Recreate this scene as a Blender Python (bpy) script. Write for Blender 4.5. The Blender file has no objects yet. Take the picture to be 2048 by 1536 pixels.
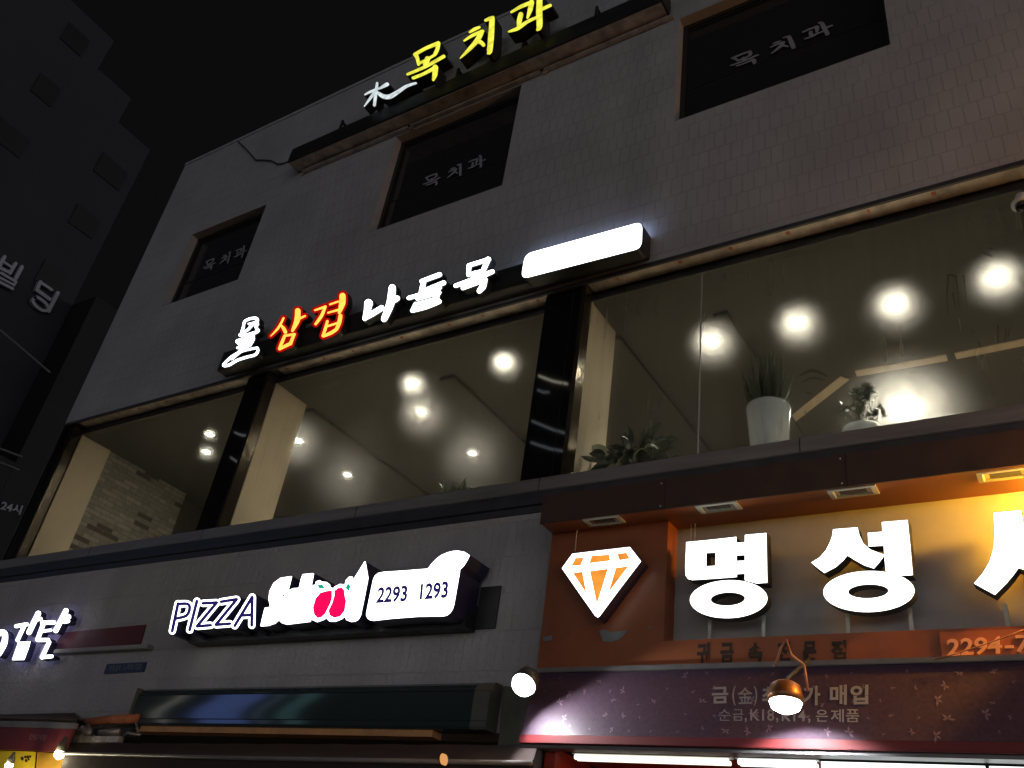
import bpy, bmesh, math, random
from mathutils import Vector, Matrix
random.seed(7)
S = bpy.context.scene
COL = S.collection

# ------------------------------------------------------------------ camera
CAM = Vector((0.0, -5.5, 1.6))
RX = Vector((0.84429368, 0.51913155, 0.13293084))
UX = Vector((0.18522444, -0.51547603, 0.8366459))
FX = Vector((-0.50285195, 0.68175281, 0.53136901))
FPX = 1774.3
cd = bpy.data.cameras.new('camera')
cam = bpy.data.objects.new('camera', cd); COL.objects.link(cam)
cam.matrix_world = Matrix(((RX.x, UX.x, -FX.x, CAM.x), (RX.y, UX.y, -FX.y, CAM.y), (RX.z, UX.z, -FX.z, CAM.z), (0, 0, 0, 1)))
cd.sensor_fit = 'HORIZONTAL'; cd.sensor_width = 36.0; cd.lens = 36.0 * FPX / 2048
cd.clip_start = 0.05; cd.clip_end = 3000
S.camera = cam

# ------------------------------------------------------------------ world: black night sky with the glow of the town along the horizon
W = bpy.data.worlds.new('World'); S.world = W; W.use_nodes = True
nt = W.node_tree; nt.nodes.clear()
def wn(t, **k):
    n = nt.nodes.new(t)
    for a, b in k.items(): setattr(n, a, b)
    return n
wo = wn('ShaderNodeOutputWorld'); wb = wn('ShaderNodeBackground')
tc = wn('ShaderNodeTexCoord'); sp = wn('ShaderNodeSeparateXYZ'); rp = wn('ShaderNodeValToRGB')
nt.links.new(tc.outputs['Generated'], sp.inputs[0]); nt.links.new(sp.outputs['Z'], rp.inputs[0])
e = rp.color_ramp.elements
e[0].position = 0.0; e[0].color = (1.62, 1.58, 1.66, 1)
e[1].position = 0.36; e[1].color = (0.0036, 0.0036, 0.0038, 1)
x = rp.color_ramp.elements.new(0.19); x.color = (0.41, 0.40, 0.42, 1)
nt.links.new(rp.outputs[0], wb.inputs[0]); wb.inputs[1].default_value = 1.0
nt.links.new(wb.outputs[0], wo.inputs[0])

S.view_settings.view_transform = 'Standard'; S.view_settings.look = 'None'
S.view_settings.exposure = 0.0; S.view_settings.gamma = 1.0
S.cycles.max_bounces = 8; S.cycles.transparent_max_bounces = 16
S.cycles.sample_clamp_indirect = 20.0
S.cycles.caustics_refractive = True

# ------------------------------------------------------------------ measuring: where a sight line of the photograph meets a real plane
def ray(px, py): return RX * ((px - 1024) / FPX) - UX * ((py - 768) / FPX) + FX
def at(px, py, Y=0.0):
    d = ray(px, py); t = (Y - CAM.y) / d.y; return CAM + d * t
def hit(px, py, pl):
    p0, n = pl; d = ray(px, py); t = (p0 - CAM).dot(n) / d.dot(n); return CAM + d * t
def onx(px, py, X):
    d = ray(px, py); t = (X - CAM.x) / d.x; return CAM + d * t
def yplane(Y): return (Vector((0, Y, 0)), Vector((0, 1, 0)))

# ------------------------------------------------------------------ materials
MATS = {}
def mat(name, col, rough=0.6, metal=0.0, spec=0.5, var=0.0, vscale=6.0, bump=0.0, bscale=40.0, stretch=(1, 1, 1), coat=0.0):
    m = bpy.data.materials.new(name); m.use_nodes = True; t = m.node_tree; b = t.nodes['Principled BSDF']
    b.inputs['Base Color'].default_value = (*col, 1); b.inputs['Roughness'].default_value = rough
    b.inputs['Metallic'].default_value = metal; b.inputs['Specular IOR Level'].default_value = spec
    if coat: b.inputs['Coat Weight'].default_value = coat; b.inputs['Coat Roughness'].default_value = 0.05
    if var or bump:
        g = t.nodes.new('ShaderNodeNewGeometry'); mp = t.nodes.new('ShaderNodeMapping'); mp.inputs['Scale'].default_value = stretch
        t.links.new(g.outputs['Position'], mp.inputs[0])
    if var:
        n = t.nodes.new('ShaderNodeTexNoise'); n.inputs['Scale'].default_value = vscale; n.inputs['Detail'].default_value = 6
        n.inputs['Roughness'].default_value = 0.65
        t.links.new(mp.outputs[0], n.inputs[0])
        r = t.nodes.new('ShaderNodeMapRange'); r.inputs[1].default_value = .3; r.inputs[2].default_value = .7
        r.inputs[3].default_value = 1 - var; r.inputs[4].default_value = 1 + var
        t.links.new(n.outputs[0], r.inputs[0])
        mx = t.nodes.new('ShaderNodeVectorMath'); mx.operation = 'SCALE'; mx.inputs[0].default_value = col
        t.links.new(r.outputs[0], mx.inputs[3]); t.links.new(mx.outputs[0], b.inputs['Base Color'])
        r2 = t.nodes.new('ShaderNodeMapRange'); r2.inputs[1].default_value = .3; r2.inputs[2].default_value = .7
        r2.inputs[3].default_value = max(0.02, rough - .12 * min(1, rough * 2)); r2.inputs[4].default_value = min(1, rough + .12)
        t.links.new(n.outputs[0], r2.inputs[0]); t.links.new(r2.outputs[0], b.inputs['Roughness'])
    if bump:
        n2 = t.nodes.new('ShaderNodeTexNoise'); n2.inputs['Scale'].default_value = bscale; n2.inputs['Detail'].default_value = 4
        t.links.new(mp.outputs[0], n2.inputs[0])
        bp = t.nodes.new('ShaderNodeBump'); bp.inputs['Strength'].default_value = bump; bp.inputs['Distance'].default_value = .01
        t.links.new(n2.outputs[0], bp.inputs['Height']); t.links.new(bp.outputs[0], b.inputs['Normal'])
    MATS[name] = m; return m
def emis(name, col, strength, var=0.0):
    m = bpy.data.materials.new(name); m.use_nodes = True; t = m.node_tree; t.nodes.clear()
    o = t.nodes.new('ShaderNodeOutputMaterial'); em = t.nodes.new('ShaderNodeEmission')
    em.inputs[0].default_value = (*col, 1); em.inputs[1].default_value = strength
    if var:   # uneven lamps behind the acrylic
        g = t.nodes.new('ShaderNodeNewGeometry'); n = t.nodes.new('ShaderNodeTexNoise'); n.inputs['Scale'].default_value = 9
        t.links.new(g.outputs['Position'], n.inputs[0])
        r = t.nodes.new('ShaderNodeMapRange'); r.inputs[1].default_value = .3; r.inputs[2].default_value = .7
        r.inputs[3].default_value = strength * (1 - var); r.inputs[4].default_value = strength * (1 + var)
        t.links.new(n.outputs[0], r.inputs[0]); t.links.new(r.outputs[0], em.inputs[1])
    t.links.new(em.outputs[0], o.inputs[0]); MATS[name] = m; return m

def tile_mat(name, col, tw, th, bump, jitter=.35, dist=.02):
    m = bpy.data.materials.new(name); m.use_nodes = True; t = m.node_tree; b = t.nodes['Principled BSDF']
    b.inputs['Roughness'].default_value = .62
    g = t.nodes.new('ShaderNodeNewGeometry'); s = t.nodes.new('ShaderNodeSeparateXYZ'); c = t.nodes.new('ShaderNodeCombineXYZ')
    t.links.new(g.outputs['Position'], s.inputs[0])
    # slight waviness of the hand-split tiles
    nz = t.nodes.new('ShaderNodeTexNoise'); nz.inputs['Scale'].default_value = 9; t.links.new(g.outputs['Position'], nz.inputs[0])
    sc = t.nodes.new('ShaderNodeMath'); sc.operation = 'MULTIPLY_ADD'; sc.inputs[1].default_value = .02; t.links.new(nz.outputs[0], sc.inputs[0])
    t.links.new(s.outputs['X'], sc.inputs[2]); t.links.new(sc.outputs[0], c.inputs[0]); t.links.new(s.outputs['Z'], c.inputs[1])
    br = t.nodes.new('ShaderNodeTexBrick'); br.inputs['Scale'].default_value = 1
    br.inputs['Brick Width'].default_value = tw; br.inputs['Row Height'].default_value = th
    br.inputs['Mortar Size'].default_value = .005; br.inputs['Mortar Smooth'].default_value = .3
    br.inputs['Color1'].default_value = (.25, .25, .25, 1); br.inputs['Color2'].default_value = (1, 1, 1, 1); br.inputs['Mortar'].default_value = (.2, .2, .2, 1)
    br.offset = .5
    t.links.new(c.outputs[0], br.inputs[0])
    n = t.nodes.new('ShaderNodeTexNoise'); n.inputs['Scale'].default_value = 1.1; n.inputs['Detail'].default_value = 8; t.links.new(g.outputs['Position'], n.inputs[0])
    r = t.nodes.new('ShaderNodeMapRange'); r.inputs[1].default_value = .3; r.inputs[2].default_value = .7; r.inputs[3].default_value = .86; r.inputs[4].default_value = 1.12
    t.links.new(n.outputs[0], r.inputs[0])
    mp = t.nodes.new('ShaderNodeMapping'); mp.inputs['Scale'].default_value = (3.2, 1, .22); t.links.new(g.outputs['Position'], mp.inputs[0])
    ns = t.nodes.new('ShaderNodeTexNoise'); ns.inputs['Scale'].default_value = 1; ns.inputs['Detail'].default_value = 7; t.links.new(mp.outputs[0], ns.inputs[0])
    rs = t.nodes.new('ShaderNodeMapRange'); rs.inputs[1].default_value = .35; rs.inputs[2].default_value = .6; rs.inputs[3].default_value = .95; rs.inputs[4].default_value = 1.02; t.links.new(ns.outputs[0], rs.inputs[0])
    ms = t.nodes.new('ShaderNodeMath'); ms.operation = 'MULTIPLY'; t.links.new(r.outputs[0], ms.inputs[0]); t.links.new(rs.outputs[0], ms.inputs[1]); r = ms
    r3 = t.nodes.new('ShaderNodeMapRange'); r3.inputs[1].default_value = 0; r3.inputs[2].default_value = 1; r3.inputs[3].default_value = .95; r3.inputs[4].default_value = 1.02
    t.links.new(br.outputs[0], r3.inputs[0])
    mm = t.nodes.new('ShaderNodeMath'); mm.operation = 'MULTIPLY'; t.links.new(r.outputs[0], mm.inputs[0]); t.links.new(r3.outputs[0], mm.inputs[1])
    mx = t.nodes.new('ShaderNodeVectorMath'); mx.operation = 'SCALE'; mx.inputs[0].default_value = col
    t.links.new(mm.outputs[0], mx.inputs[3]); t.links.new(mx.outputs[0], b.inputs['Base Color'])
    n2 = t.nodes.new('ShaderNodeTexNoise'); n2.inputs['Scale'].default_value = 26; n2.inputs['Detail'].default_value = 5; t.links.new(g.outputs['Position'], n2.inputs[0])
    ad = t.nodes.new('ShaderNodeMath'); ad.operation = 'MULTIPLY_ADD'; ad.inputs[1].default_value = jitter
    t.links.new(n2.outputs[0], ad.inputs[0]); t.links.new(br.outputs[0], ad.inputs[2])
    bp = t.nodes.new('ShaderNodeBump'); bp.inputs['Strength'].default_value = bump; bp.inputs['Distance'].default_value = dist
    t.links.new(ad.outputs[0], bp.inputs['Height']); t.links.new(bp.outputs[0], b.inputs['Normal'])
    MATS[name] = m; return m

M_wall = tile_mat('pale_wall_tile', (.315, .315, .315), .105, .225, .9, .07, .035)
M_low = tile_mat('split_stone_tile', (.36, .345, .335), .075, .30, 1.0, .8)
M_plain = mat('plain_render', (.30, .295, .29), .8, var=.1, bump=.2)
M_steel = mat('dark_stainless', (.22, .21, .20), .38, metal=.35, var=.2, vscale=3, stretch=(.3, 1, 4))
M_soffit = mat('soffit_metal', (.42, .38, .33), .38, metal=.55, var=.45, vscale=5, stretch=(1.2, 1, 1))
M_band = mat('dark_band', (.035, .035, .04), .4, var=.3)
M_black = mat('black_glass_panel', (.006, .006, .007), .03, spec=.6)
M_bronze = mat('bronze_jamb', (.13, .11, .08), .18, metal=.9, bump=.5, bscale=9)
M_beige = mat('cream_plaster', (.60, .52, .38), .8, var=.07, vscale=2.5, bump=.1)
M_ceil = mat('grey_ceiling', (.065, .065, .058), .85, var=.08)
M_back = mat('brown_partition', (.06, .057, .048), .7, var=.15)
M_floor = mat('cafe_floor', (.34, .30, .24), .5, var=.2)
M_frame = mat('dark_aluminium', (.022, .022, .024), .4, metal=.4)
M_pane = mat('dark_window_glass', (.020, .020, .022), .08, spec=.5)
M_vinyl = mat('grey_vinyl', (.24, .24, .26), .6)
M_joint = mat('dark_joint', (.01, .01, .01), .8)
M_letdark = mat('letter_return_dark', (.012, .013, .013), .45, var=.3)
M_white = emis('white_acrylic', (.90, .97, 1.0), 5.0)
M_whiteb = emis('white_acrylic_blue', (.93, .95, 1.0), 4.0)
M_whitec = emis('white_acrylic_plain', (1.0, 1.0, .97), 3.2, .1)
M_yel = emis('yellow_acrylic', (.88, .86, .075), 1.08, .25)
M_redface = emis('red_acrylic_face', (1.0, .36, .05), 2.3, .12)
M_redrim = emis('red_acrylic_rim', (1.0, .01, .006), .42)
M_logo = emis('silver_logo', (.85, .95, .97), .8, .3)
M_navy = mat('navy_return', (.018, .016, .045), .35, var=.2)
M_haloglow = emis('blue_white_added_halo', (.50, .62, 1.0), 5.5)
M_ledrim2 = emis('violet_edge_glow', (.42, .40, 1.0), 1.3)
M_navyface = emis('navy_vinyl', (.018, .012, .11), 1.0)
M_applered = emis('apple_red', (1.0, .004, .11), 1.0)
M_leafgreen = emis('leaf_green', (.01, .42, .22), 1.0)
M_orangeface = emis('orange_acrylic', (1.0, .33, .045), 1.0, .25)
M_orange = mat('orange_panel', (.25, .072, .022), .42, var=.18, vscale=3, bump=.05, bscale=12)
M_orange2 = mat('orange_plaque', (.36, .10, .028), .4, var=.1)
M_hood = mat('dark_brown_hood', (.055, .026, .014), .5, var=.25)
M_grey = mat('grey_backing', (.34, .33, .31), .5, var=.06)
M_patch = mat('bare_patch', (.17, .19, .2), .6, var=.2)
M_ghost = mat('old_glue', (.035, .018, .008), .7, var=.3, vscale=30)
M_plum = mat('plum_fascia', (.066, .038, .060), .45, var=.22, vscale=45, spec=.4)
M_plumdot = mat('silver_print', (.20, .14, .18), .4)
M_print = mat('grey_print', (.26, .25, .27), .5)
M_trim = mat('grey_trim', (.16, .155, .155), .45, metal=.3, var=.2)
M_redtrim = mat('red_trim', (.14, .008, .010), .6)
M_lampbody = mat('black_lamp_body', (.02, .02, .022), .5)
M_copper = mat('copper_lamp_body', (.30, .13, .05), .35, metal=.7, var=.2)
M_led = emis('led_white', (.92, 1.0, 1.0), 14.0)
M_down = emis('downlight_warm', (1.0, .93, .76), 150.0)
M_downmid = emis('downlight_mid', (1.0, .93, .76), 80.0)
M_downbig = emis('downlight_bright', (1.0, .93, .74), 170.0)
M_ring = mat('lamp_trim', (.55, .53, .5), .4)
M_brass = mat('flood_trim', (.50, .50, .42), .35, metal=.3, var=.1)
M_flglass = mat('flood_glass', (.05, .052, .045), .08, spec=.6)
M_flrefl = mat('flood_reflector', (.6, .58, .45), .25, metal=.9)
M_cass = mat('green_black_cassette', (.030, .042, .045), .07, spec=.7)
M_cap = mat('olive_end_cap', (.085, .085, .065), .55, var=.2)
M_awn = mat('dark_awning_cloth', (.030, .016, .014), .8, var=.3)
M_wood = mat('orange_wood', (.62, .30, .11), .6, var=.2)
M_redcloth = mat('red_fascia', (.11, .012, .016), .55, var=.25)
M_yellow = mat('yellow_banner', (.85, .62, .02), .6, var=.1)
M_amber = mat('amber_banner', (.70, .38, .03), .6, var=.1)
M_pot = mat('white_pot', (.50, .54, .55), .18, spec=.5)
M_soil = mat('soil', (.03, .02, .015), .9)
M_leaf = mat('leaf_dark', (.020, .036, .014), .4, var=.35, vscale=12)
M_leaf2 = mat('leaf_grey', (.045, .060, .026), .45, var=.35, vscale=20)
M_leaflit = mat('leaf_lit', (.55, .58, .40), .4)  # pale leaf colour painted for the few leaves that catch the light
M_tower = mat('dark_tower_wall', (.021, .022, .030), .8, var=.15, vscale=.3)
M_tower2 = mat('dark_block_wall', (.010, .009, .009), .8, var=.25, vscale=.3)
M_twin = mat('tower_window', (.008, .008, .009), .5)
M_sign24 = mat('grey_letters', (.34, .34, .38), .6)
M_blueplate = mat('blue_plate', (.022, .035, .085), .45)
M_asphalt = mat('asphalt', (.05, .05, .05), .9, var=.2, bump=.4)
M_pave = mat('pavement_slabs', (.20, .19, .18), .85, var=.15)
M_rust = mat('rusty_orange', (.38, .12, .045), .6, var=.4, vscale=20)
M_shopred = mat('shop_red', (.38, .03, .012), .5)
M_tube = emis('fluorescent_tube', (1.0, .97, .80), 1.6)
M_tubew = emis('white_light_panel', (.94, 1.0, .98), 1.9)
M_wire = mat('black_cable', (.012, .011, .010), .6)
M_wire2 = mat('copper_wire', (.45, .20, .10), .5)
M_bulb = emis('warm_bulb', (1.0, .86, .55), 14.0)
M_sod = emis('sodium_lamp', (1.0, .42, .10), 30.0)
M_sodflood = emis('orange_flood_lamp', (1.0, .50, .08), 60.0)
M_trimstrip = mat('pale_ceiling_strip', (.75, .62, .44), .6)
M_scrap = mat('galvanised_scrap', (.40, .36, .30), .4, metal=.6, var=.4, vscale=18)

def brick_mat():
    m = bpy.data.materials.new('interior_brick'); m.use_nodes = True; t = m.node_tree; b = t.nodes['Principled BSDF']; b.inputs['Roughness'].default_value = .8
    g = t.nodes.new('ShaderNodeNewGeometry'); s = t.nodes.new('ShaderNodeSeparateXYZ'); c = t.nodes.new('ShaderNodeCombineXYZ')
    t.links.new(g.outputs['Position'], s.inputs[0]); t.links.new(s.outputs['Y'], c.inputs[0]); t.links.new(s.outputs['Z'], c.inputs[1])
    br = t.nodes.new('ShaderNodeTexBrick'); br.inputs['Scale'].default_value = 1; br.inputs['Brick Width'].default_value = .26; br.inputs['Row Height'].default_value = .068
    br.inputs['Mortar Size'].default_value = .0045; br.inputs['Color1'].default_value = (0, 0, 0, 1); br.inputs['Color2'].default_value = (1, 1, 1, 1); br.inputs['Mortar'].default_value = (.5, .5, .5, 1)
    t.links.new(c.outputs[0], br.inputs[0])
    cr = t.nodes.new('ShaderNodeValToRGB'); cr.color_ramp.interpolation = 'CONSTANT'
    cr.color_ramp.elements[0].color = (.10, .09, .075, 1); cr.color_ramp.elements[1].position = .13; cr.color_ramp.elements[1].color = (.33, .315, .27, 1)
    x = cr.color_ramp.elements.new(.45); x.color = (.40, .385, .34, 1)
    x = cr.color_ramp.elements.new(.75); x.color = (.29, .275, .235, 1)
    t.links.new(br.outputs[0], cr.inputs[0])
    n = t.nodes.new('ShaderNodeTexNoise'); n.inputs['Scale'].default_value = 14; n.inputs['Detail'].default_value = 6; t.links.new(g.outputs['Position'], n.inputs[0])
    mx = t.nodes.new('ShaderNodeMix'); mx.data_type = 'RGBA'; mx.blend_type = 'MULTIPLY'; mx.inputs[0].default_value = .6
    t.links.new(cr.outputs[0], mx.inputs[6]); t.links.new(n.outputs[0], mx.inputs[7])
    mo = t.nodes.new('ShaderNodeMix'); mo.data_type = 'RGBA'; t.links.new(br.outputs['Fac'], mo.inputs[0]); t.links.new(mx.outputs[2], mo.inputs[6]); mo.inputs[7].default_value = (.16, .13, .09, 1)
    t.links.new(mo.outputs[2], b.inputs['Base Color'])
    return m
M_brick = brick_mat()

def fog_glass(name, base, amp, rough, veil=.12):
    """a clean pane partly covered with condensation: streaky, wiped in places"""
    m = bpy.data.materials.new(name); m.use_nodes = True; t = m.node_tree; t.nodes.clear()
    N = t.nodes.new; L = t.links.new
    o = N('ShaderNodeOutputMaterial'); g = N('ShaderNodeNewGeometry')
    mp = N('ShaderNodeMapping'); mp.inputs['Scale'].default_value = (16, 1, .9); L(g.outputs['Position'], mp.inputs[0])
    n1 = N('ShaderNodeTexNoise'); n1.inputs['Scale'].default_value = 1; n1.inputs['Detail'].default_value = 5; L(mp.outputs[0], n1.inputs[0])
    n2 = N('ShaderNodeTexNoise'); n2.inputs['Scale'].default_value = 1.3; n2.inputs['Detail'].default_value = 3; L(g.outputs['Position'], n2.inputs[0])
    a = N('ShaderNodeMath'); a.operation = 'ADD'; L(n1.outputs[0], a.inputs[0]); L(n2.outputs[0], a.inputs[1])
    r = N('ShaderNodeMapRange'); r.inputs[1].default_value = .7; r.inputs[2].default_value = 1.3; r.inputs[3].default_value = base - amp; r.inputs[4].default_value = base + amp
    L(a.outputs[0], r.inputs[0])
    tr = N('ShaderNodeBsdfTransparent'); tr.inputs[0].default_value = (.93, .94, .92, 1)
    rf = N('ShaderNodeBsdfRefraction'); rf.inputs['Color'].default_value = (.9, .9, .86, 1); rf.inputs['Roughness'].default_value = rough; rf.inputs['IOR'].default_value = 1.45; L(g.outputs['Incoming'], rf.inputs['Normal'])   # the film spreads light about its own line
    rg = N('ShaderNodeBsdfRefraction'); rg.inputs['Color'].default_value = (.9, .9, .86, 1); rg.inputs['Roughness'].default_value = .25; rg.inputs['IOR'].default_value = 1.45; L(g.outputs['Incoming'], rg.inputs['Normal'])
    m0 = N('ShaderNodeMixShader'); m0.inputs[0].default_value = .86; L(rg.outputs[0], m0.inputs[1]); L(rf.outputs[0], m0.inputs[2]); rf = m0
    tl = N('ShaderNodeBsdfTranslucent'); tl.inputs[0].default_value = (.8, .8, .74, 1); ms = N('ShaderNodeMixShader'); ms.inputs[0].default_value = veil; L(rf.outputs[0], ms.inputs[1]); L(tl.outputs[0], ms.inputs[2])
    mx = N('ShaderNodeMixShader'); L(r.outputs[0], mx.inputs[0]); L(tr.outputs[0], mx.inputs[1]); L(ms.outputs[0], mx.inputs[2])
    gl = N('ShaderNodeBsdfGlossy'); gl.inputs['Roughness'].default_value = .02
    fr = N('ShaderNodeFresnel'); fr.inputs[0].default_value = 1.45
    m2 = N('ShaderNodeMixShader'); L(fr.outputs[0], m2.inputs[0]); L(mx.outputs[0], m2.inputs[1]); L(gl.outputs[0], m2.inputs[2])
    L(m2.outputs[0], o.inputs[0]); MATS[name] = m; return m
M_glassA = fog_glass('steamy_glass_light', .09, .03, .34, .03)
M_glassB = fog_glass('steamy_glass', .21, .06, .57, .06)
M_glassC = fog_glass('steamy_glass_heavy', .26, .07, .56, .07)

# ------------------------------------------------------------------ building helpers
def tag(o, label=None, cat=None, group=None, kind=None):
    if label: o['label'] = label
    if cat: o['category'] = cat
    if group: o['group'] = group
    if kind: o['kind'] = kind
    return o
def thing(name, label, cat, loc=(0, 0, 0), group=None):
    o = bpy.data.objects.new(name, None); COL.objects.link(o); o.location = loc; o.empty_display_size = .2
    return tag(o, label, cat, group)
def rootloc(o):
    v = Vector((0, 0, 0))
    while o is not None: v += o.location; o = o.parent
    return v
def obj(name, bm, m, parent=None, smooth=False, label=None, orient=None):
    """link a bmesh given in world coordinates as one object under its parent"""
    off = rootloc(parent)
    for v in bm.verts: v.co -= off
    bmesh.ops.recalc_face_normals(bm, faces=bm.faces[:])
    if orient:
        bm.normal_update()
        for f in bm.faces:
            if f.normal.dot(Vector(orient)) < 0: f.normal_flip()
    if smooth:
        for f in bm.faces: f.smooth = True
    me = bpy.data.meshes.new(name); bm.to_mesh(me); bm.free()
    for mm in (m if isinstance(m, (list, tuple)) else [m]): me.materials.append(mm)
    o = bpy.data.objects.new(name, me); COL.objects.link(o)
    if parent is not None: o.parent = parent
    if label: o['label'] = label
    return o
NB = bmesh.new
def pieces(name, bm, m, parent, smooth=False):
    """every separate piece of the bmesh becomes a part of its own"""
    left = set(bm.verts); out = []
    bm.verts.index_update()
    while left:
        v = left.pop(); st = [v]; isl = {v}
        while st:
            for e in st.pop().link_edges:
                for w in e.verts:
                    if w not in isl: isl.add(w); st.append(w); left.discard(w)
        nb = bmesh.new(); mp = {v: nb.verts.new(v.co) for v in sorted(isl, key=lambda q: q.index)}
        for f in {f for v in isl for f in v.link_faces}: nb.faces.new([mp[v] for v in f.verts])
        out.append(obj(name, nb, m, parent, smooth))
    bm.free(); return out
def box(bm, a, b, bev=0.0):
    a = Vector(a); b = Vector(b); lo = Vector(map(min, a, b)); hi = Vector(map(max, a, b))
    vs = [bm.verts.new((x, y, z)) for x in (lo.x, hi.x) for y in (lo.y, hi.y) for z in (lo.z, hi.z)]
    fs = [bm.faces.new([vs[i] for i in q]) for q in ((0, 1, 3, 2), (4, 6, 7, 5), (0, 4, 5, 1), (2, 3, 7, 6), (0, 2, 6, 4), (1, 5, 7, 3))]
    if bev:
        es = {e for f in fs for e in f.edges}
        bmesh.ops.bevel(bm, geom=list(es), offset=bev, segments=2, affect='EDGES')
def quad(bm, *ps): return bm.faces.new([bm.verts.new(p) for p in ps])
def extrude_profile(bm, prof, x0, x1):
    """closed (y,z) profile swept along X, capped"""
    A = [bm.verts.new((x0, y, z)) for y, z in prof]; B = [bm.verts.new((x1, y, z)) for y, z in prof]
    n = len(prof)
    for i in range(n): bm.faces.new((A[i], A[(i + 1) % n], B[(i + 1) % n], B[i]))
    bm.faces.new(A); bm.faces.new(B[::-1])
def prism_w(bm, pts, dv, back=True):
    """polygon of world points thickened by vector dv"""
    a = [bm.verts.new(p) for p in pts]; b = [bm.verts.new(p + dv) for p in pts]; n = len(a)
    bm.faces.new(a)
    if back: bm.faces.new(b[::-1])
    for i in range(n): bm.faces.new((a[i], b[i], b[(i + 1) % n], a[(i + 1) % n]))
def prism(bm, pts, Yf, Yb, back=True):
    prism_w(bm, [at(x, y, Yf) for x, y in pts], Vector((0, Yb - Yf, 0)), back)
def Zm(ox, oy, s):
    def f(pts): return [(ox + p[0] * s, oy + p[1] * s) + tuple(w * s for w in p[2:]) for p in pts]
    f.s = s
    return f
def ribbon(pts, grow=0.0):
    """outline of a brush stroke: [(x,y,width)...] -> polygon, round ends"""
    P = [Vector((p[0], p[1])) for p in pts]; Wd = [p[2] / 2 + grow for p in pts]
    if len(P) > 2:   # smooth the stroke
        Q, V = [], []
        for i in range(len(P) - 1):
            p0 = P[max(i - 1, 0)]; p1 = P[i]; p2 = P[i + 1]; p3 = P[min(i + 2, len(P) - 1)]
            for k in range(5):
                t = k / 5
                Q.append(.5 * ((2 * p1) + (p2 - p0) * t + (2 * p0 - 5 * p1 + 4 * p2 - p3) * t * t + (3 * p1 - p0 - 3 * p2 + p3) * t ** 3))
                V.append(Wd[i] * (1 - t) + Wd[i + 1] * t)
        Q.append(P[-1]); V.append(Wd[-1]); P, Wd = Q, V
    L, R = [], []
    n = len(P)
    for i in range(n):
        d = (P[min(i + 1, n - 1)] - P[max(i - 1, 0)])
        d = d.normalized() if d.length > 1e-6 else Vector((1, 0))
        nn = Vector((-d.y, d.x)); L.append(P[i] + nn * Wd[i]); R.append(P[i] - nn * Wd[i])
    def cap(c, a, w):
        out = []
        for k in range(1, 5):
            ang = math.pi * k / 5; r = Matrix.Rotation(ang, 2); out.append(c + (r @ (a - c)))
        return out
    d0 = cap(P[-1], L[-1], Wd[-1]); d1 = cap(P[0], R[0], Wd[0])
    # caps turn outwards: choose the turning sense by the stroke's direction
    dirE = (P[-1] - P[-2]).normalized()
    if d0 and (d0[2] - P[-1]).dot(dirE) < 0: d0 = [P[-1] - (q - P[-1]) for q in d0][::-1]
    dirS = (P[0] - P[1]).normalized()
    if d1 and (d1[2] - P[0]).dot(dirS) < 0: d1 = [P[0] - (q - P[0]) for q in d1][::-1]
    return [(v.x, v.y) for v in L + d0 + R[::-1] + d1]
def strokes(bm, zf, sts, Yf, Yb, grow=0.0, step=.0011):
    for i, st in enumerate(sts):
        s = [p if len(p) == 3 else None for p in st]
        prism(bm, ribbon(zf(s), grow), Yf - i * step, Yb)
def W_(w, *pts): return [(x, y, w) for x, y in pts]
def tube(bm, pts, r, seg=6):
    rings = []
    n = len(pts); pts = [Vector(p) for p in pts]
    for i in range(n):
        d = (pts[min(i + 1, n - 1)] - pts[max(i - 1, 0)]).normalized()
        u = d.cross(Vector((0, 0, 1)) if abs(d.z) < .9 else Vector((1, 0, 0))).normalized(); v = d.cross(u)
        rr = r[i] if isinstance(r, (list, tuple)) else r
        rings.append([bm.verts.new(pts[i] + (u * math.cos(2 * math.pi * k / seg) + v * math.sin(2 * math.pi * k / seg)) * rr) for k in range(seg)])
    for a, b in zip(rings, rings[1:]):
        for k in range(seg): bm.faces.new((a[k], a[(k + 1) % seg], b[(k + 1) % seg], b[k]))
    bm.faces.new(rings[0][::-1]); bm.faces.new(rings[-1])
def lathe(bm, prof, c, axis=(0, 0, 1), seg=24, cap0=True, cap1=True):
    ax = Vector(axis).normalized(); u = ax.cross(Vector((1, 0, 0)) if abs(ax.x) < .9 else Vector((0, 1, 0))).normalized(); v = ax.cross(u); c = Vector(c)
    rings = [[bm.verts.new(c + ax * h + (u * math.cos(2 * math.pi * k / seg) + v * math.sin(2 * math.pi * k / seg)) * r) for k in range(seg)] for r, h in prof]
    for a, b in zip(rings, rings[1:]):
        for k in range(seg): bm.faces.new((a[k], a[(k + 1) % seg], b[(k + 1) % seg], b[k]))
    if cap0: bm.faces.new(rings[0][::-1])
    if cap1: bm.faces.new(rings[-1])

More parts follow.
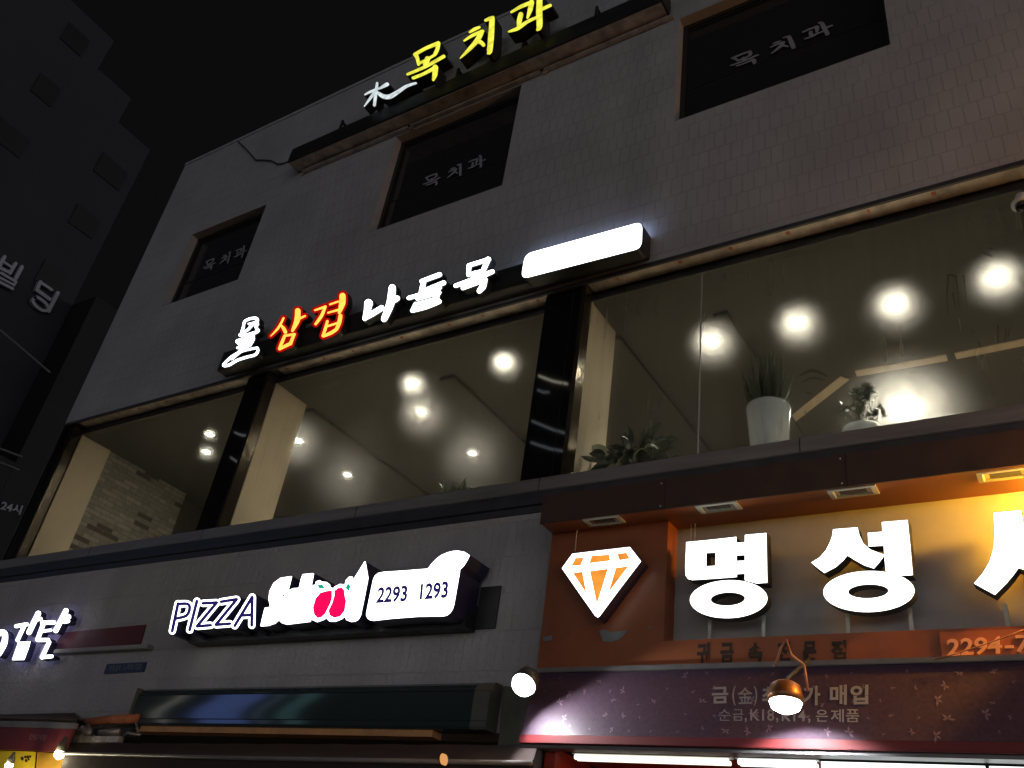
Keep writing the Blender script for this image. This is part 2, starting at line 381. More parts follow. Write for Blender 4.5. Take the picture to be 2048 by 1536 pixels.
# text outlines from Blender's own built-in font, as flat polygons in a unit box
_TX = {}
def text_polys(s, bold=0.0):
    k = (s, bold)
    if k not in _TX:
        cu = bpy.data.curves.new('txt', 'FONT'); cu.body = s; cu.size = 1; cu.offset = bold; cu.resolution_u = 3; cu.fill_mode = 'FRONT'
        o = bpy.data.objects.new('txt', cu); COL.objects.link(o)
        bpy.context.view_layer.update()
        dg = bpy.context.evaluated_depsgraph_get(); me = o.evaluated_get(dg).to_mesh()
        vs = [(v.co.x, v.co.y) for v in me.vertices]; fs = [tuple(p.vertices) for p in me.polygons]
        o.evaluated_get(dg).to_mesh_clear(); bpy.data.objects.remove(o); bpy.data.curves.remove(cu)
        x0 = min(v[0] for v in vs); x1 = max(v[0] for v in vs); y0 = min(v[1] for v in vs); y1 = max(v[1] for v in vs)
        _TX[k] = ([((x - x0) / (x1 - x0), (y - y0) / (y1 - y0)) for x, y in vs], fs)
    return _TX[k]
def text_on(bm, s, bl, br, tr, tl, pl, bold=0.0, lift=.004, thick=0.0):
    """lay lettering into the quad given by four sight lines on plane pl"""
    vs, fs = text_polys(s, bold)
    c = [hit(*p, pl) for p in (bl, br, tr, tl)]
    n = pl[1].normalized()
    if n.dot(CAM - c[0]) < 0: n = -n
    out = []
    for u, v in vs:
        p = (c[0] * (1 - u) + c[1] * u) * (1 - v) + (c[3] * (1 - u) + c[2] * u) * v
        out.append(bm.verts.new(p + n * (lift + thick)))
    new = []
    for f in fs:
        try: new.append(bm.faces.new([out[i] for i in f]))
        except ValueError: pass
    if thick:
        r = bmesh.ops.extrude_face_region(bm, geom=new)
        for g in r['geom']:
            if isinstance(g, bmesh.types.BMVert): g.co -= n * thick
def ell(cx, cy, rx, ry, n=40, tilt=0.0):
    out = []
    for k in range(n):
        a = 2 * math.pi * k / n; x = rx * math.cos(a); y = ry * math.sin(a)
        out.append((cx + x * math.cos(tilt) - y * math.sin(tilt), cy + x * math.sin(tilt) + y * math.cos(tilt)))
    return out
def ring_prism(bm, outer, inner, Yf, Yb):
    n = len(outer)
    of = [bm.verts.new(at(*p, Yf)) for p in outer]; nf = [bm.verts.new(at(*p, Yf)) for p in inner]
    dv = Vector((0, Yb - Yf, 0)); ob = [bm.verts.new(v.co + dv) for v in of]; nb = [bm.verts.new(v.co + dv) for v in nf]
    for i in range(n):
        j = (i + 1) % n
        bm.faces.new((of[i], of[j], nf[j], nf[i])); bm.faces.new((of[i], ob[i], ob[j], of[j]))
        bm.faces.new((nf[i], nf[j], nb[j], nb[i])); bm.faces.new((ob[i], nb[i], nb[j], ob[j]))
def grow_poly(pts, g):
    cx = sum(p[0] for p in pts) / len(pts); cy = sum(p[1] for p in pts) / len(pts); n = len(pts); out = []
    area = sum(pts[i][0] * pts[(i + 1) % n][1] - pts[(i + 1) % n][0] * pts[i][1] for i in range(n)); sg = 1 if area > 0 else -1
    for i in range(n):
        a = Vector(pts[i - 1]); b = Vector(pts[i]); c = Vector(pts[(i + 1) % n])
        e1 = (b - a).normalized(); e2 = (c - b).normalized(); n1 = Vector((e1.y, -e1.x)) * sg; n2 = Vector((e2.y, -e2.x)) * sg
        m = n1 + n2
        m = m / max(m.length_squared / 2, .5) if m.length > 1e-4 else n1
        out.append(tuple(b + m * g))
    return out

# ------------------------------------------------------------------ ground
bm = NB(); quad(bm, (-1500, -1500, 0), (1500, -1500, 0), (1500, 1500, 0), (-1500, 1500, 0))
tag(obj('road', bm, M_asphalt), kind='structure')
bm = NB(); box(bm, (-60, -4.2, .0), (60, 12, .13)); tag(obj('pavement', bm, M_pave), kind='structure')

# ------------------------------------------------------------------ main building
XL, XR = -11.62, 6.0
ZW, ZR = 6.885, 12.05
B = thing('main_building', 'pale tiled corner building with dark upper windows and a lit band of glass', 'building', (-3, 0, .13))
WIN = [(-10.46, -8.86, 8.63, 10.02), (-6.56, -4.62, 8.64, 10.335), (-2.59, -.56, 8.68, 10.33), (1.4, 3.4, 8.68, 10.33)]
# upper wall: a sheet with four openings and their reveals
bm = NB()
xs = sorted({XL, XR, *[w[0] for w in WIN], *[w[1] for w in WIN]}); zs = sorted({ZW, ZR, *[w[2] for w in WIN], *[w[3] for w in WIN]})
vv = {}
def gv(x, z):
    if (x, z) not in vv: vv[(x, z)] = bm.verts.new((x, 0, z))
    return vv[(x, z)]
for i in range(len(xs) - 1):
    for j in range(len(zs) - 1):
        cx = (xs[i] + xs[i + 1]) / 2; cz = (zs[j] + zs[j + 1]) / 2
        if any(w[0] < cx < w[1] and w[2] < cz < w[3] for w in WIN): continue
        bm.faces.new((gv(xs[i], zs[j]), gv(xs[i + 1], zs[j]), gv(xs[i + 1], zs[j + 1]), gv(xs[i], zs[j + 1])))
RD = .145
obj('wall', bm, M_wall, B)
bm = NB(); quad(bm, (XL, 0, .0), (XL, 9, .0), (XL, 9, ZR), (XL, 0, ZR)); quad(bm, (XR, 0, 0), (XR, 9, 0), (XR, 9, ZR), (XR, 0, ZR))
quad(bm, (XL, 9, 0), (XR, 9, 0), (XR, 9, ZR), (XL, 9, ZR)); obj('side_wall', bm, M_plain, B)
bm = NB(); box(bm, (XL + .01, .01, ZR - .35), (XR - .01, 8.99, ZR - .25)); obj('roof', bm, M_plain, B)
bm = NB(); box(bm, (XL, -.012, ZR - .05), (XR, .2, ZR + .012)); obj('parapet_cap', bm, M_plain, B)
bm = NB(); box(bm, (XL, -.012, ZW - .035), (XR, .012, ZW + .004)); obj('drip_edge', bm, M_band, B)

# lettering of the dentist, brush strokes (measured on the rooftop sign)
z7 = Zm(700, 0, 440 / 2048)
MOK = [[(610, 505, 42), (628, 550, 34), (636, 598, 28)], [(600, 508, 30), (700, 450, 30), (822, 400, 36)], [(820, 402, 40), (812, 455, 36), (792, 498, 34)],
       [(640, 588, 26), (715, 552, 22), (792, 505, 24)], [(720, 545, 48), (700, 600, 44)], [(533, 690, 22), (700, 618, 28), (872, 522, 30)],
       [(585, 724, 26), (690, 682, 26), (800, 622, 34)], [(792, 625, 52), (788, 690, 46), (772, 742, 20)]]
CHI = [[(1112, 298, 20), (1160, 270, 32), (1205, 252, 22)], [(1060, 378, 16), (1140, 328, 28), (1235, 288, 30)], [(1222, 298, 44), (1185, 370, 46), (1110, 455, 34), (1022, 542, 9)],
       [(1180, 385, 30), (1215, 390, 38), (1240, 415, 36)], [(1258, 188, 22), (1300, 172, 34), (1330, 160, 28)], [(1322, 172, 46), (1312, 330, 54), (1298, 470, 50), (1280, 496, 16)]]
GWA = [[(1500, 112, 20), (1590, 60, 32), (1690, 20, 36)], [(1690, 18, 46), (1675, 90, 44), (1650, 165, 18)], [(1590, 132, 44), (1575, 190, 46), (1570, 250, 36)],
       [(1475, 293, 16), (1560, 262, 34), (1650, 200, 28), (1738, 160, 24)], [(1735, -60, 30), (1762, -50, 50), (1760, 110, 58), (1762, 240, 54), (1740, 278, 18)], [(1785, 82, 30), (1865, 46, 26)]]
YS = -.34
# normalised copy for the window vinyl
def glyph_polys(Y):
    return [[(at(x, y, Y).x, at(x, y, Y).z) for x, y in ribbon(z7(st), .5)] for st in MOK + CHI + GWA]
_g = glyph_polys(YS); _xs = [p[0] for q in _g for p in q]; _zs = [p[1] for q in _g for p in q]
gx0, gx1, gz0, gz1 = min(_xs), max(_xs), min(_zs), max(_zs)
def vinyl(bm, X0, X1, Z0, Z1, Y):
    for i, q in enumerate(_g):
        vs = [bm.verts.new((X0 + (x - gx0) / (gx1 - gx0) * (X1 - X0), Y - .0004 * i, Z0 + (z - gz0) / (gz1 - gz0) * (Z1 - Z0))) for x, z in q]
        bm.faces.new(vs)
TXT = [((405, 542), (488, 518), (501, 488)), ((846, 373), (971, 337), (977, 306)), ((1461, 131), (1655, 77), (1666, 37)), None]
for (a, b, c, d), tx in zip(WIN, TXT):
    bm = NB(); fw = .055
    box(bm, (a, RD - .03, c), (b, RD + .03, c + fw)); box(bm, (a, RD - .03, d - fw), (b, RD + .03, d))
    box(bm, (a, RD - .029, c + fw), (a + fw, RD + .03, d - fw)); box(bm, (b - fw, RD - .029, c + fw), (b, RD + .03, d - fw))
    box(bm, (a + fw, RD - .012, d - fw - .03), (b - fw, RD + .02, d - fw - .001))
    wf = obj('window', bm, M_frame, B)
    bm = NB(); o_ = [bm.verts.new((x, 0, z)) for x, z in ((a, c), (b, c), (b, d), (a, d))]; i_ = [bm.verts.new((x, RD, z)) for x, z in ((a, c), (b, c), (b, d), (a, d))]
    for k in range(4): bm.faces.new((o_[k], o_[(k + 1) % 4], i_[(k + 1) % 4], i_[k]))
    obj('reveal', bm, M_plain, wf)
    zm = c + (d - c) * .36
    bm = NB(); box(bm, (a + fw, RD, c + fw), (b - fw, RD + .012, zm - .012)); box(bm, (a + fw, RD + .006, zm + .012), (b - fw, RD + .02, d - fw - .03)); obj('pane', bm, M_pane, wf)
    bm = NB(); box(bm, (a + fw, RD - .005, zm - .012), (b - fw, RD + .02, zm + .012)); obj('glazing_bar', bm, M_frame, wf)
    if tx:
        p0 = at(*tx[0], RD); pb = at(*tx[1], RD); p1 = at(*tx[2], RD); bm = NB(); vinyl(bm, p0.x, p1.x, pb.z, p1.z, RD - .013); obj('lettering', bm, M_vinyl, wf)

# second floor band of glass
GY = .16
PA0, PA1 = -7.96, -7.567      # pillar A
PB0, PB1 = -3.85, -3.418      # pillar B
ZG0 = 4.70
for n, (x0, x1, gm) in enumerate(((XL + .20, PA0, M_glassA), (PA1, PB0, M_glassB), (PB1, 2.0, M_glassC))):
    bm = NB()
    if n == 2: quad(bm, (x0, GY, ZG0), (-2.325, GY, ZG0), (-2.325, GY, ZW), (x0, GY, ZW)); quad(bm, (-2.315, GY, ZG0), (x1, GY, ZG0), (x1, GY, ZW), (-2.315, GY, ZW))
    else: quad(bm, (x0, GY, ZG0), (x1, GY, ZG0), (x1, GY, ZW), (x0, GY, ZW))
    obj('glass_pane', bm, gm, B, orient=(0, -1, 0))
bm = NB(); box(bm, (-2.325, GY - .004, ZG0), (-2.315, GY + .004, ZW - .12)); obj('sealant_joint', bm, M_vinyl, B)
bm = NB()
for x0, x1 in ((XL + .30, PA0 + .05), (PA1 + .10, PB0 + .02), (PB1 + .03, 2.4)):
    quad(bm, (x0, .013, ZW - .012), (x1, .013, ZW - .012), (x1, GY + .01, ZW - .012), (x0, GY + .01, ZW - .012))
pieces('soffit_strip', bm, M_soffit, B)
bm = NB()
for i in range(26):
    x = -11.0 + i * .53 + random.uniform(-.15, .15)
    box(bm, (x, .05, ZW - .016), (x + random.choice((.02, .02, .035)), .085, ZW - .0125))
pieces('soffit_screw', bm, M_rust, B)
bm = NB(); box(bm, (XL, .014, ZW - .006), (XR, 6, ZW + .05)); obj('upper_floor_slab', bm, M_band, B)
def pillar(x0, x1, seam):
    bm = NB(); box(bm, (x0, .05, ZG0), (seam - .004, .30, ZW - .0125)); box(bm, (seam + .004, .045, ZG0), (x1 - .05, .30, ZW - .0125)); p = obj('pillar', bm, M_black, B)
    bm = NB(); box(bm, (seam - .004, .06, ZG0), (seam + .004, .29, ZW - .0125)); obj('seam', bm, M_ring, p)
    bm = NB(); box(bm, (x1 - .05, .02, ZG0), (x1 - .004, .158, ZW - .0125), .004); obj('jamb', bm, M_bronze, p)
pillar(PA0, PA1, -7.692); pillar(PB0, PB1 + .02, -3.545)
bm = NB(); box(bm, (XL + .01, -.004, ZG0), (XL + .09, .3, ZW - .036), .006); box(bm, (XL + .096, .03, ZG0), (XL + .20, .3, ZW - .0125)); cp = obj('corner_post', bm, M_black, B)
bm = NB(); box(bm, (XL + .20, .04, ZG0), (XL + .235, .158, ZW - .0125), .004); obj('jamb', bm, M_bronze, cp)
# finger marks wiped into the condensation
M_smear = bpy.data.materials.new('wiped_film'); M_smear.use_nodes = True; _t = M_smear.node_tree; _t.nodes.clear()
_o = _t.nodes.new('ShaderNodeOutputMaterial'); _m = _t.nodes.new('ShaderNodeMixShader'); _a = _t.nodes.new('ShaderNodeBsdfTransparent'); _d = _t.nodes.new('ShaderNodeBsdfDiffuse'); _d.inputs[0].default_value = (.03, .03, .02, 1)
_m.inputs[0].default_value = .42; _t.links.new(_a.outputs[0], _m.inputs[1]); _t.links.new(_d.outputs[0], _m.inputs[2]); _t.links.new(_m.outputs[0], _o.inputs[0])
zs_ = Zm(1400, 420, 648 / 1991)
for st in ([(1518, 402, 8), (1545, 398, 14), (1575, 408, 8)], [(1526, 405, 12), (1518, 520, 8), (1522, 640, 4)], [(1572, 410, 12), (1585, 500, 9), (1592, 600, 4)], [(1620, 402, 12), (1630, 500, 8), (1640, 600, 4)], [(1556, 512, 12), (1566, 600, 5)], [(1735, 262, 10), (1765, 270, 24), (1800, 290, 6)], [(1775, 232, 6), (1796, 238, 10)], [(1702, 326, 8), (1745, 350, 10), (1785, 352, 4)], [(1712, 368, 8), (1762, 376, 10)],
           [(1830, 712, 16), (1832, 818, 8)], [(1882, 732, 12), (1872, 806, 6)], [(1902, 730, 9), (1890, 800, 5)], [(1712, 810, 10), (1722, 842, 8)], [(604, 1022, 6), (690, 986, 22), (782, 1020, 8)], [(625, 1060, 6), (700, 1030, 14), (760, 1050, 6)], [(640, 1120, 5), (690, 1130, 12)], [(1750, 520, 8), (1736, 575, 5)], [(1230, 700, 7), (1232, 750, 4)], [(1960, 420, 10), (1990, 470, 8)], [(15, 690, 10), (40, 660, 8)], [(80, 650, 9), (95, 640, 8), (90, 670, 5)]):
    bm = NB(); bm.faces.new([bm.verts.new(at(x, y, GY - .003)) for x, y in ribbon(zs_(st))]); obj('wiped_mark', bm, M_smear, B)
# ledge under the glass
bm = NB(); box(bm, (XL - .02, -.012, 4.742), (XR, .158, 4.862), .006); obj('ledge', bm, M_steel, B)
bm = NB(); box(bm, (XL - .015, .0, 4.65), (XR, .15, 4.741)); box(bm, (XL - .02, -.022, 4.62), (XR, .15, 4.652), .004); box(bm, (XL - .015, .006, 4.56), (XR, .15, 4.62)); obj('ledge_band', bm, M_band, B)
for x in (-9.7, -7.75, -5.6, -3.62, -1.5, .6):
    bm = NB(); box(bm, (x, -.0145, 4.744), (x + .005, -.0118, 4.860)); obj('ledge_joint', bm, M_joint, B)
# ground floor wall
bm = NB(); box(bm, (XL, .02, 2.86), (XR, .3, 4.56)); box(bm, (XL, .02, .0), (XL + .5, .3, 2.86)); box(bm, (-3.62, .02, .0), (-3.36, .3, 2.86)); box(bm, (-8.62, .02, 0), (-8.3, .3, 2.86)); obj('lower_wall', bm, M_low, B)
bm = NB(); box(bm, (XL, -.006, 2.93), (-8.05, .02, 2.945)); box(bm, (XL, -.006, 2.86), (-7.6, .02, 2.875)); obj('string_course', bm, M_plain, B)
bm = NB()
quad(bm, (XL, .301, 0), (XR, .301, 0), (XR, 3.5, .0), (XL, 3.5, .0)); quad(bm, (XL, 3.5, 0), (XR, 3.5, 0), (XR, 3.5, 4.5), (XL, 3.5, 4.5)); quad(bm, (XL, .301, 2.95), (XR, .301, 2.95), (XR, 3.5, 2.95), (XL, 3.5, 2.95))
obj('shop_interior', bm, M_back, B)

# ---- the cafe behind the glass
ZC = 6.78
bm = NB(); quad(bm, (XL + .02, GY + .01, ZC), (XR, GY + .01, ZC), (XR, 7, ZC), (XL + .02, 7, ZC)); obj('ceiling', bm, M_ceil, B)
bm = NB(); box(bm, (XL + .02, GY + .02, ZC + .002), (XR, GY + .05, ZW - .014)); obj('ceiling_edge', bm, M_band, B)
bm = NB(); quad(bm, (XL + .02, GY + .01, 4.55), (XR, GY + .01, 4.55), (XR, 7, 4.55), (XL + .02, 7, 4.55)); obj('floor', bm, M_floor, B)
bm = NB(); quad(bm, (XL + .02, 6.5, 4.5), (XR, 6.5, 4.5), (XR, 6.5, ZC), (XL + .02, 6.5, ZC)); obj('back_wall', bm, M_back, B)
bm = NB(); quad(bm, (XR, GY, 4.5), (XR, 6.5, 4.5), (XR, 6.5, ZC), (XR, GY, ZC)); quad(bm, (XL + .04, 2.08, 4.5), (XL + .04, 6.5, 4.5), (XL + .04, 6.5, ZC), (XL + .04, 2.08, ZC)); obj('partition', bm, M_back, B)
bm = NB(); box(bm, (XL + .04, GY + .03, 4.56), (-11.40, .66, ZC - .002)); obj('column', bm, M_beige, B)
bm = NB(); box(bm, (XL + .045, .661, 4.56), (-11.42, 2.08, ZC - .002)); obj('brick_wall', bm, M_brick, B)
bm = NB(); box(bm, (PA0 + .02, .301, 4.56), (PA1, .68, ZC - .002)); box(bm, (PA0 + .2, GY + .004, 4.56), (PA1 - .001, .3005, ZC - .002)); obj('column', bm, M_beige, B)
bm = NB(); box(bm, (PB0 + .02, .301, 4.56), (PB1, .69, ZC - .002)); box(bm, (PB0 + .25, GY + .004, 4.56), (PB1 - .001, .3005, ZC - .002)); obj('column', bm, M_beige, B)
bm = NB(); box(bm, (XL + .3, GY + .02, 4.80), (2.0, .62, 4.86)); obj('inner_sill', bm, M_floor, B)
# pale strips set into the ceiling beyond the last bay
bm = NB()
def cstrip(p, q, w):
    a = ray(*p); b = ray(*q); A = CAM + a * ((ZC - .012 - CAM.z) / a.z); Bq = CAM + b * ((ZC - .012 - CAM.z) / b.z)
    d = (Bq - A).normalized(); n = Vector((-d.y, d.x, 0)) * w
    prism_w(bm, [A - n, Bq - n, Bq + n, A + n], Vector((0, 0, .011)))
cstrip((1578, 845), (1690, 757), .05); cstrip((1712, 748), (1894, 716), .05); cstrip((1911, 713), (2060, 683), .05)
pieces('ceiling_strip', bm, M_trimstrip, B)

# shallow ducts boxed in under the ceiling, running front to back
for qa, qb in (((1238, 770), (1328, 780)), ((640, 860), (700, 870)), ((1500, 740), (1530, 742)), ((930, 800), (965, 800))):
    xa = CAM.x + ray(*qa).x * ((ZC - CAM.z) / ray(*qa).z); xb = CAM.x + ray(*qb).x * ((ZC - CAM.z) / ray(*qb).z)
    bm = NB(); box(bm, (xa, .75, ZC - .05), (xb, 6.4, ZC - .001), .006); obj('ceiling_duct', bm, M_back, B)
# downlights
DL = [((420, 867), 0, 'lit downlight behind the leftmost bay of glass, upper of its two'), ((413, 902), 0, 'lit downlight behind the leftmost bay of glass, lower of its two'),
      ((825, 765), 1, 'big glowing downlight at the left top of the middle bay'), ((843, 822), 0, 'small downlight right under the big glowing one in the middle bay'),
      ((945, 905), 0, 'downlight just above the little rosette plant in the middle bay'), ((695, 948), 0, 'lowest downlight in the middle bay, nearest the sill'),
      ((597, 880), 0, 'tiny downlight peeping past the cream column of the middle bay'), ((1008, 722), 1, 'big glowing downlight at the right top of the middle bay'),
      ((1425, 680), 1, 'leftmost glowing downlight in the right bay, beside the sealant joint'), ((1595, 643), 1, 'largest glowing downlight, above the tall white plant pot'),
      ((1790, 605), 1, 'glowing downlight in the right bay above the small tree plant'), ((1995, 552), 1, 'rightmost glowing downlight in the right bay, with wiped streaks beside it'),
      ((1812, 815), 2, 'blazing downlight low behind the sill of the right bay')]
protos = {}
for q, big, lab in DL:
    d = ray(*q); p = CAM + d * ((ZC - CAM.z) / d.z)
    if big not in protos:
        t = thing('downlight', lab, 'ceiling light', p, 'downlights in the cafe ceiling')
        r = (.048, .062, .11)[big]
        bm = NB(); lathe(bm, [(r + .028, -.002), (r + .028, -.012), (r, -.016), (r - .002, -.003)], p, seg=24, cap0=False, cap1=False); obj('trim_ring', bm, M_ring, t, True)
        bm = NB(); lathe(bm, [(r - .003, -.004), (r - .012, -.014), (.01, -.018)], p, seg=24); obj('lens', bm, (M_down, M_downmid, M_downbig)[big], t, True)
        ld = bpy.data.lights.new('beam', 'SPOT'); ld.energy = (120, 150, 150)[big]; ld.color = (1.0, .92, .76); ld.spot_size = math.radians(84); ld.spot_blend = .6; ld.shadow_soft_size = .05
        lo = bpy.data.objects.new('beam', ld); COL.objects.link(lo); lo.parent = t; lo.location = (0, 0, -.03)
        protos[big] = t
    else:
        s = protos[big]; t = s.copy(); COL.objects.link(t); t.location = p; t['label'] = lab
        for ch in list(s.children):
            c = ch.copy(); COL.objects.link(c); c.parent = t

# ------------------------------------------------------------------ plants on the inner sill
def blade(bm, base, tip, w, bend, droop=0.0, seg=5, fold=.25):
    base = Vector(base); tip = Vector(tip); ax = tip - base; side = ax.cross(Vector((random.uniform(-1, 1), random.uniform(-1, 1), .2))).normalized()
    prev = None
    nrm = side.cross(ax).normalized()
    for i in range(seg + 1):
        t = i / seg; c = base + ax * t + nrm * (bend * 4 * t * (1 - t)) + Vector((0, 0, -droop * t * t)); ww = w * (math.sin(math.pi * min(1, .12 + t * .88)) ** .8 if t < 1 else .02)
        row = [bm.verts.new(c - side * ww + nrm * ww * fold), bm.verts.new(c), bm.verts.new(c + side * ww + nrm * ww * fold)]
        if prev:
            bm.faces.new((prev[0], prev[1], row[1], row[0])); bm.faces.new((prev[1], prev[2], row[2], row[1]))
        prev = row
def pot_plant(name, label, cat, c): return thing(name, label, cat, c, 'plants standing behind the glass')
ZSILL = 4.862
c = Vector((-1.835, .38, ZSILL)); t = pot_plant('potted_plant', 'tall spiky plant in a glossy white tapered pot behind the glass', 'potted plant', c)
bm = NB(); lathe(bm, [(.10, 0), (.125, .01), (.155, .38), (.168, .50), (.170, .535), (.160, .55), (.150, .545), (.146, .46)], c, seg=40, cap1=False); obj('pot', bm, M_pot, t, True)
bm = NB(); lathe(bm, [(.147, .46), (.01, .475)], c, seg=24); obj('soil', bm, M_soil, t)
bm = NB()
for i in range(95):
    a = random.uniform(0, 6.28); r = random.uniform(0, .10); h = random.uniform(.28, .62) * (1.12 - r * 3.0)
    b0 = c + Vector((math.cos(a) * r, math.sin(a) * r, .47)); o2 = random.uniform(.01, .06) + r * .75
    blade(bm, b0, b0 + Vector((math.cos(a) * o2, math.sin(a) * o2, h)), random.uniform(.010, .020), random.uniform(-.03, .03), 0)
obj('leaves', bm, M_leaf2, t)
c = at(1275, 895, .42); c.z = ZSILL; t = pot_plant('bushy_plant', 'spreading dark leafy plant beside the cream column of the right bay', 'plant', c)
bm = NB(); lathe(bm, [(.12, 0), (.16, .16), (.165, .17), (.155, .17)], c, seg=24, cap1=True); obj('pot', bm, M_lampbody, t, True)
bm = NB(); bmv = NB()
for i in range(150):
    a = random.uniform(0, 6.28); el = random.uniform(-.25, 1.3); L0 = random.uniform(.05, .30)
    dr = Vector((math.cos(a) * math.cos(el) * 1.35, math.sin(a) * math.cos(el) * .6, math.sin(el) * .95)); b0 = c + Vector((0, 0, .20)) + dr * L0
    ln = random.uniform(.10, .20); tip = b0 + (dr + Vector((random.uniform(-.5, .5), random.uniform(-.5, .5), random.uniform(-.5, .3)))).normalized() * ln
    blade(bmv if i % 17 == 0 else bm, b0, tip, random.uniform(.025, .048), random.uniform(.005, .03), .04)
obj('leaves', bm, M_leaf, t); obj('lit_leaves', bmv, M_leaflit, t)
c = at(1725, 850, .40); c.z = ZSILL; t = pot_plant('jade_plant', 'small tree-like succulent in a low white bowl behind the glass', 'potted plant', c)
bm = NB(); lathe(bm, [(.08, 0), (.13, .10), (.15, .19), (.145, .225), (.12, .235), (.02, .24)], c, seg=32); obj('pot', bm, M_pot, t, True)
bm = NB(); bl = NB()
for k in range(9):
    a = random.uniform(0, 6.28); tip = c + Vector((math.cos(a) * random.uniform(.03, .17), math.sin(a) * .10, random.uniform(.32, .56)))
    mid = c + Vector(((tip.x - c.x) * .3, 0, .34)); tube(bm, [c + Vector((0, 0, .22)), mid, tip], [.012, .009, .004])
    for j in range(13):
        b0 = tip + Vector((random.uniform(-.05, .05), random.uniform(-.05, .05), random.uniform(-.05, .04)))
        blade(bl, b0, b0 + Vector((random.uniform(-.06, .06), random.uniform(-.05, .05), random.uniform(.0, .06))), .014, .005, 0, 4)
obj('stem', bm, M_cap, t); obj('leaves', bl, M_leaf, t)
c = at(907, 980, .32); c.z = ZSILL; t = pot_plant('rosette_plant', 'little leafy rosette plant peeping over the sill of the middle bay', 'plant', c)
bm = NB(); lathe(bm, [(.06, 0), (.085, .10), (.08, .10)], c, seg=20); obj('pot', bm, M_pot, t, True)
bm = NB()
for k in range(2):
    cc = c + Vector((-.07 + .15 * k, 0, .12))
    for i in range(16):
        a = i * 2.4; o2 = .06 + .06 * random.random(); blade(bm, cc, cc + Vector((math.cos(a) * o2, math.sin(a) * o2, random.uniform(.08, .20))), .022, .01, .03)
obj('leaves', bm, M_leaf2, t)
c = at(375, 1052, .3); c.z = ZSILL; t = thing('cup', 'pale little cup on the sill of the leftmost bay', 'cup', c)
bm = NB(); lathe(bm, [(.03, 0), (.038, .13), (.034, .13), (.03, .02)], c, seg=16, cap1=False); obj('cup_body', bm, M_pot, t, True)
bm = NB(); tube(bm, [c + Vector((.036, 0, .10)), c + Vector((.062, 0, .09)), c + Vector((.06, 0, .05)), c + Vector((.035, 0, .035))], .005); obj('handle', bm, M_pot, t, True)

# ------------------------------------------------------------------ rooftop dentist sign
t = thing('rooftop_sign', 'yellow lit brush-lettered dentist sign on a long dark rail at the roof', 'sign', (-5.5, -.1, 10.45))
bm = NB(); box(bm, (-8.38, -.235, 10.435), (-2.70, -.002, 10.70), .006); obj('rail', bm, M_letdark, t)
bm = NB(); box(bm, (-8.36, -.21, 10.422), (-2.72, -.03, 10.434)); obj('rail_underside', bm, M_soffit, t)
bm = NB()
for x0, x1 in ((-8.25, -6.35), (-6.30, -4.35), (-4.28, -2.65)):
    box(bm, (x0, -.055, 10.36), (x1, -.004, 10.40), .006)
    box(bm, (x0 - .03, -.03, 10.33), (x0 + .03, -.003, 10.42))
pieces('conduit', bm, M_soffit, t)
for sts in (MOK, CHI, GWA):
    bm = NB(); strokes(bm, z7, sts, YS, YS + .17, .9 / 1); lt = obj('letter', bm, M_letdark, t)
    bm = NB(); strokes(bm, z7, sts, YS - .014, YS - .009, -.25, .0006); obj('letter_face', bm, M_yel, lt)
LOGO = [[(252, 772, 22), (240, 860, 30), (226, 978, 26)], [(137, 880, 14), (190, 852, 22), (262, 822, 20)], [(222, 868, 28), (178, 925, 22), (130, 990, 8)],
        [(268, 825, 14), (312, 800, 30), (345, 782, 34)], [(262, 866, 30), (312, 896, 40), (372, 896, 42), (450, 850, 34), (525, 800, 26), (612, 772, 18)]]
bm = NB(); strokes(bm, z7, LOGO, YS + .02, YS + .17, .8); lt = obj('emblem', bm, M_letdark, t)
bm = NB(); strokes(bm, z7, LOGO, YS + .006, YS + .011, -.2, .0006); obj('emblem_face', bm, M_logo, lt)
bm = NB()
for x in (-7.6, -6.6, -5.6, -4.6, -3.6): box(bm, (x, -.16, 10.70), (x + .03, -.13, 11.0)); box(bm, (x, -.13, 10.95), (x + .03, -.001, 10.98))
pieces('bracket', bm, M_letdark, t)
t = thing('loose_cable', 'thin dark cable drooping from the roof edge to the rooftop sign rail', 'cable', at(478, 285, -.02))
bm = NB(); tube(bm, [at(x, y, -.02) for x, y in ((476, 283), (490, 296), (503, 310), (511, 320), (525, 320), (542, 321), (555, 328), (566, 327), (582, 321))], .011); obj('cable', bm, M_wire, t, True)

# ------------------------------------------------------------------ grilled pork restaurant sign
t = thing('restaurant_sign', 'long dark lightbox with white and red brush letters under the upper windows', 'sign', (-5.5, -.1, 6.93))
bm = NB(); box(bm, (-8.33, -.155, 6.925), (-2.755, -.002, 7.20), .006); obj('base_box', bm, M_letdark, t)
z8 = Zm(420, 440, 340 / 1632); z5 = Zm(400, 420, 600 / 2048)
Y2 = -.24
STONE = [[(300, 1090, 24), (318, 1030, 22), (332, 975, 22), (380, 948, 22), (440, 942, 24), (456, 962, 22), (425, 985, 20), (372, 998, 18)],
         [(452, 985, 24), (400, 1012, 22), (365, 1050, 22), (318, 1080, 20)], [(458, 1000, 22), (440, 1030, 22), (462, 1062, 24), (410, 1088, 28), (340, 1108, 30), (286, 1104, 26)],
         [(405, 1116, 44), (335, 1146, 52), (262, 1166, 36)], [(412, 1136, 34), (368, 1186, 56), (290, 1186, 50)], [(385, 1196, 30), (320, 1218, 40), (262, 1226, 20)],
         [(355, 1232, 26), (290, 1260, 30), (208, 1332, 24)], [(452, 1226, 18), (380, 1240, 18), (300, 1262, 18), (220, 1302, 20), (155, 1358, 20), (128, 1396, 22), (180, 1392, 22), (260, 1346, 22), (350, 1316, 22), (430, 1294, 22), (458, 1258, 22), (456, 1228, 18)]]
